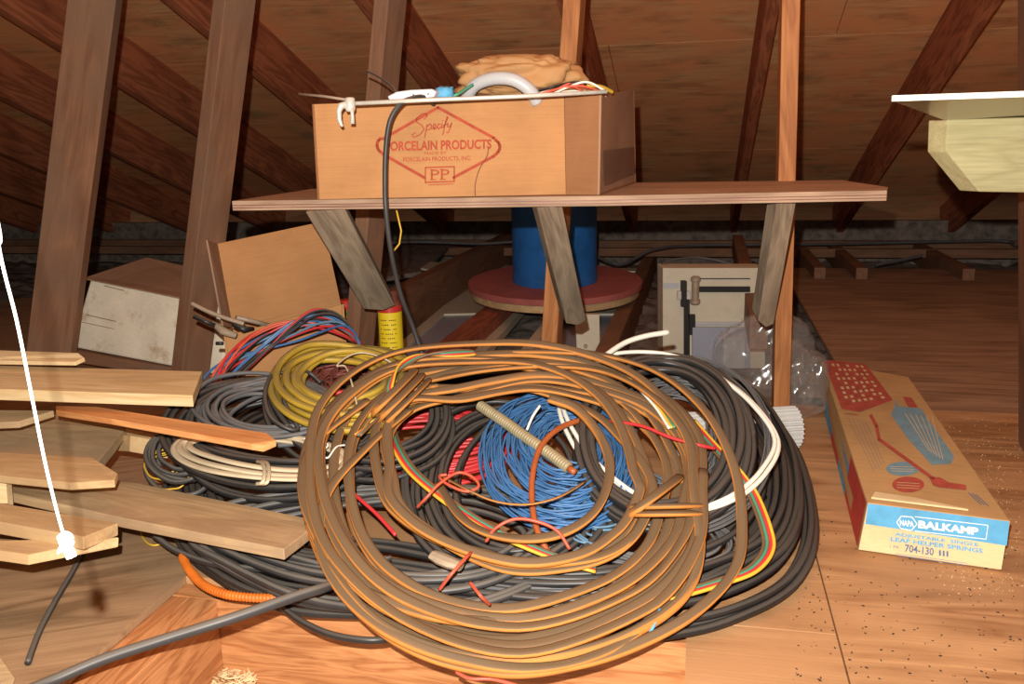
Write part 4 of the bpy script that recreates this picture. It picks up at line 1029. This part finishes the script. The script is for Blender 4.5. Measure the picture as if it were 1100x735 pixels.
strand('red_wire', 'red wires at the tie left of the tan coil', 'red', .003, [(372, 522, 0), (385, 535, .0), (405, 553, .0), (425, 575, 0)], (1.15, .1, .3), seg=6)
strand('white_string', 'white string knotted between the left black coils', 'white', .0016, [(325, 472, .03), (338, 470, .04), (352, 478, .045), (345, 486, .04), (352, 492, .04), (362, 480, .04), (378, 478, .03)], (1.3, .13, .3), 'string', seg=6)
strand('yellow_wire', 'loose yellow wire on the floor under the long board', 'ywire', .0018, [(150, 568, .0), (155, 580, .0), (165, 586, 0), (180, 582, 0)], (1.2, .004, 0), seg=6)
coil('yellow_wire_coil', 'thin yellow wires at the far left of the heap', 'ywire', .0016, ell(180, 508, 26, 20), ell(182, 506, 16, 10), (1.35, .07, .3), 5, 5, .02, seg=6, per=4, wob=.4)
coil('black_cable_coil', 'small black coil at the far left of the heap, above the long board', 'charcoal', .0042, ell(195, 502, 40, 32), ell(198, 500, 22, 16), (1.35, .075, .3), 6, 15, .03, per=4)
# black ducts crossing the opening
strand('black_tube', 'stiff black tube crossing the floor opening to the lower left', 'charcoal', .0068, [(30, 742, .05), (60, 730, .055), (110, 709, .06), (180, 686, .065), (250, 664, .07), (320, 640, .07), (352, 630, .06), (400, 610, .02)], (.95, .0, .12), 'tube', seg=12)
strand('black_cable', 'black cable sagging in front of the heap over the opening', 'black', .0046, [(262, 600, .0), (285, 630, .01), (310, 658, .01), (350, 680, .01), (400, 688, .01), (450, 680, .0), (500, 665, .0)], (1.05, .01, .05), 'cable')
strand('black_cable', 'short black cable on the floor below the pull cord', 'charcoal', .0044, [(88, 596, .0), (76, 618, .0), (60, 645, .0), (44, 675, 0), (34, 700, 0), (30, 712, 0)], (1.1, .006, 0), 'cable')
strand('black_cable', 'black cable bowing under the long board at left', 'charcoal', .0048, [(165, 575, .0), (190, 592, .0), (230, 606, .01), (290, 612, .02), (360, 612, .03), (420, 600, .03)], (1.1, .03, .1), 'cable')

# blue, red and grey twisted bundle over the open box
tb = thing('twisted_wire_bundle', at(300, 370, 1.75), 'bundle of blue, red and grey wires thrown over the open cardboard box', 'wire bundle')
spine = [(216, 440, 1.62), (226, 418, 1.66), (248, 392, 1.72), (280, 370, 1.77), (315, 353, 1.79), (345, 346, 1.79), (370, 352, 1.77), (386, 368, 1.73), (394, 392, 1.68)]
rnd = random.Random(5)
cc = ['blue', 'red', 'charcoal', 'ltblue', 'pinkred', 'blue', 'red', 'black', 'ltblue', 'red', 'blue', 'charcoal', 'pinkred', 'ltblue', 'red', 'black', 'blue']
for k, cn in enumerate(cc):
    ph = rnd.uniform(0, 6.28); fr = rnd.uniform(.5, 1.1); amp = rnd.uniform(.3, 1); pts = []
    for i, (x, y, Y) in enumerate(spine):
        w_ = 1 if i < 7 else .8
        o = math.sin(ph+fr*i)*amp*15*w_; o2 = math.cos(ph+fr*i)*.012
        pts.append(at(x+o*.5, y+o, Y+o2))
    build(MB().tube(catmull(pts, False, 7), .0026, 7), 'wire', M[cn], tb, smooth=True, fix=False)

# clear plastic bag behind the slim post
pb = thing('plastic_bag', fl(845, 445), 'clear crumpled plastic bag round the foot of the slim orange post', 'bag')
q = fl(846, 438)
def filmbag(c, rad, seed, minz=.002):
    bm = bmesh.new(); bmesh.ops.create_icosphere(bm, subdivisions=5, radius=1)
    c = Vector(c)
    for v in bm.verts:
        p = v.co.copy(); k = Vector((seed, 2, seed*.7))
        r = 1+.32*mn.noise(p*1.4+k)+.10*(1-2*abs(mn.noise(p*2.6+k)))+.05*(1-2*abs(mn.noise(p*6+k)))
        r *= 1-.25*max(0, p.z)
        v.co = Vector((p.x*rad[0], p.y*rad[1], p.z*rad[2]))*r + c; v.co.z = max(minz, v.co.z)
    mb = MB().add([v.co.copy() for v in bm.verts], [tuple(v.index for v in f.verts) for f in bm.faces]); bm.free()
    build(mb, 'film', M['film'], pb, smooth=True)
q_ = fl(846, 438)
filmbag((q_.x-.035, q_.y+.12, .10), (.115, .06, .135), 11)
q2 = fl(884, 462)
filmbag((q2.x-.012, q2.y+.13, .085), (.062, .07, .10), 17)

# droppings, crumbs
rnd = random.Random(77)
def specks(name, label, n, boxpx, size, mat, elong=2.2, z=0.0005):
    mb = MB()
    for _ in range(n):
        x = rnd.uniform(boxpx[0], boxpx[2]); y = boxpx[1]+(boxpx[3]-boxpx[1])*rnd.random(); p = fl(x, y)
        if cuv(p)[1] < vA and uA < cuv(p)[0] < uB: continue
        a = rnd.uniform(0, 3.14); s = size*rnd.uniform(.5, 1.2); d = Vector((math.cos(a), math.sin(a), 0))*s*elong/2
        c = Vector((p.x, p.y, s*.45))
        mb.tube([c-d, c-d*.5, c+d*.5, c+d], [s*.1, s*.45, s*.45, s*.1], 5)
    build(mb, name, M[mat], None, fix=False, label=label, cat='debris', kind='stuff')
specks('droppings', 'dark specks and droppings scattered on the plywood at right', 260, (850, 560, 1100, 733), .0018, 'dirt')
specks('sawdust', 'pale wood crumbs scattered on the plywood beside the printed carton', 500, (1000, 450, 1100, 640), .0016, 'cork', 1.3)
mb = MB()
for _ in range(260):
    x = rnd.uniform(225, 275); y = rnd.uniform(708, 745); p = fl(x, y, -.14); a = rnd.uniform(0, 6.28); s = rnd.uniform(.003, .009)
    d = Vector((math.cos(a)*s, math.sin(a)*s, rnd.uniform(-.003, .004))); c = Vector((p.x, p.y, -.14+rnd.uniform(0, .012)))
    mb.tube([c-d, c, c+d], [.0008, .0014, .0007], 4)
build(mb, 'shavings', M['cork'], None, fix=False, label='pale curled shavings on the insulation in the opening', cat='debris', kind='stuff')
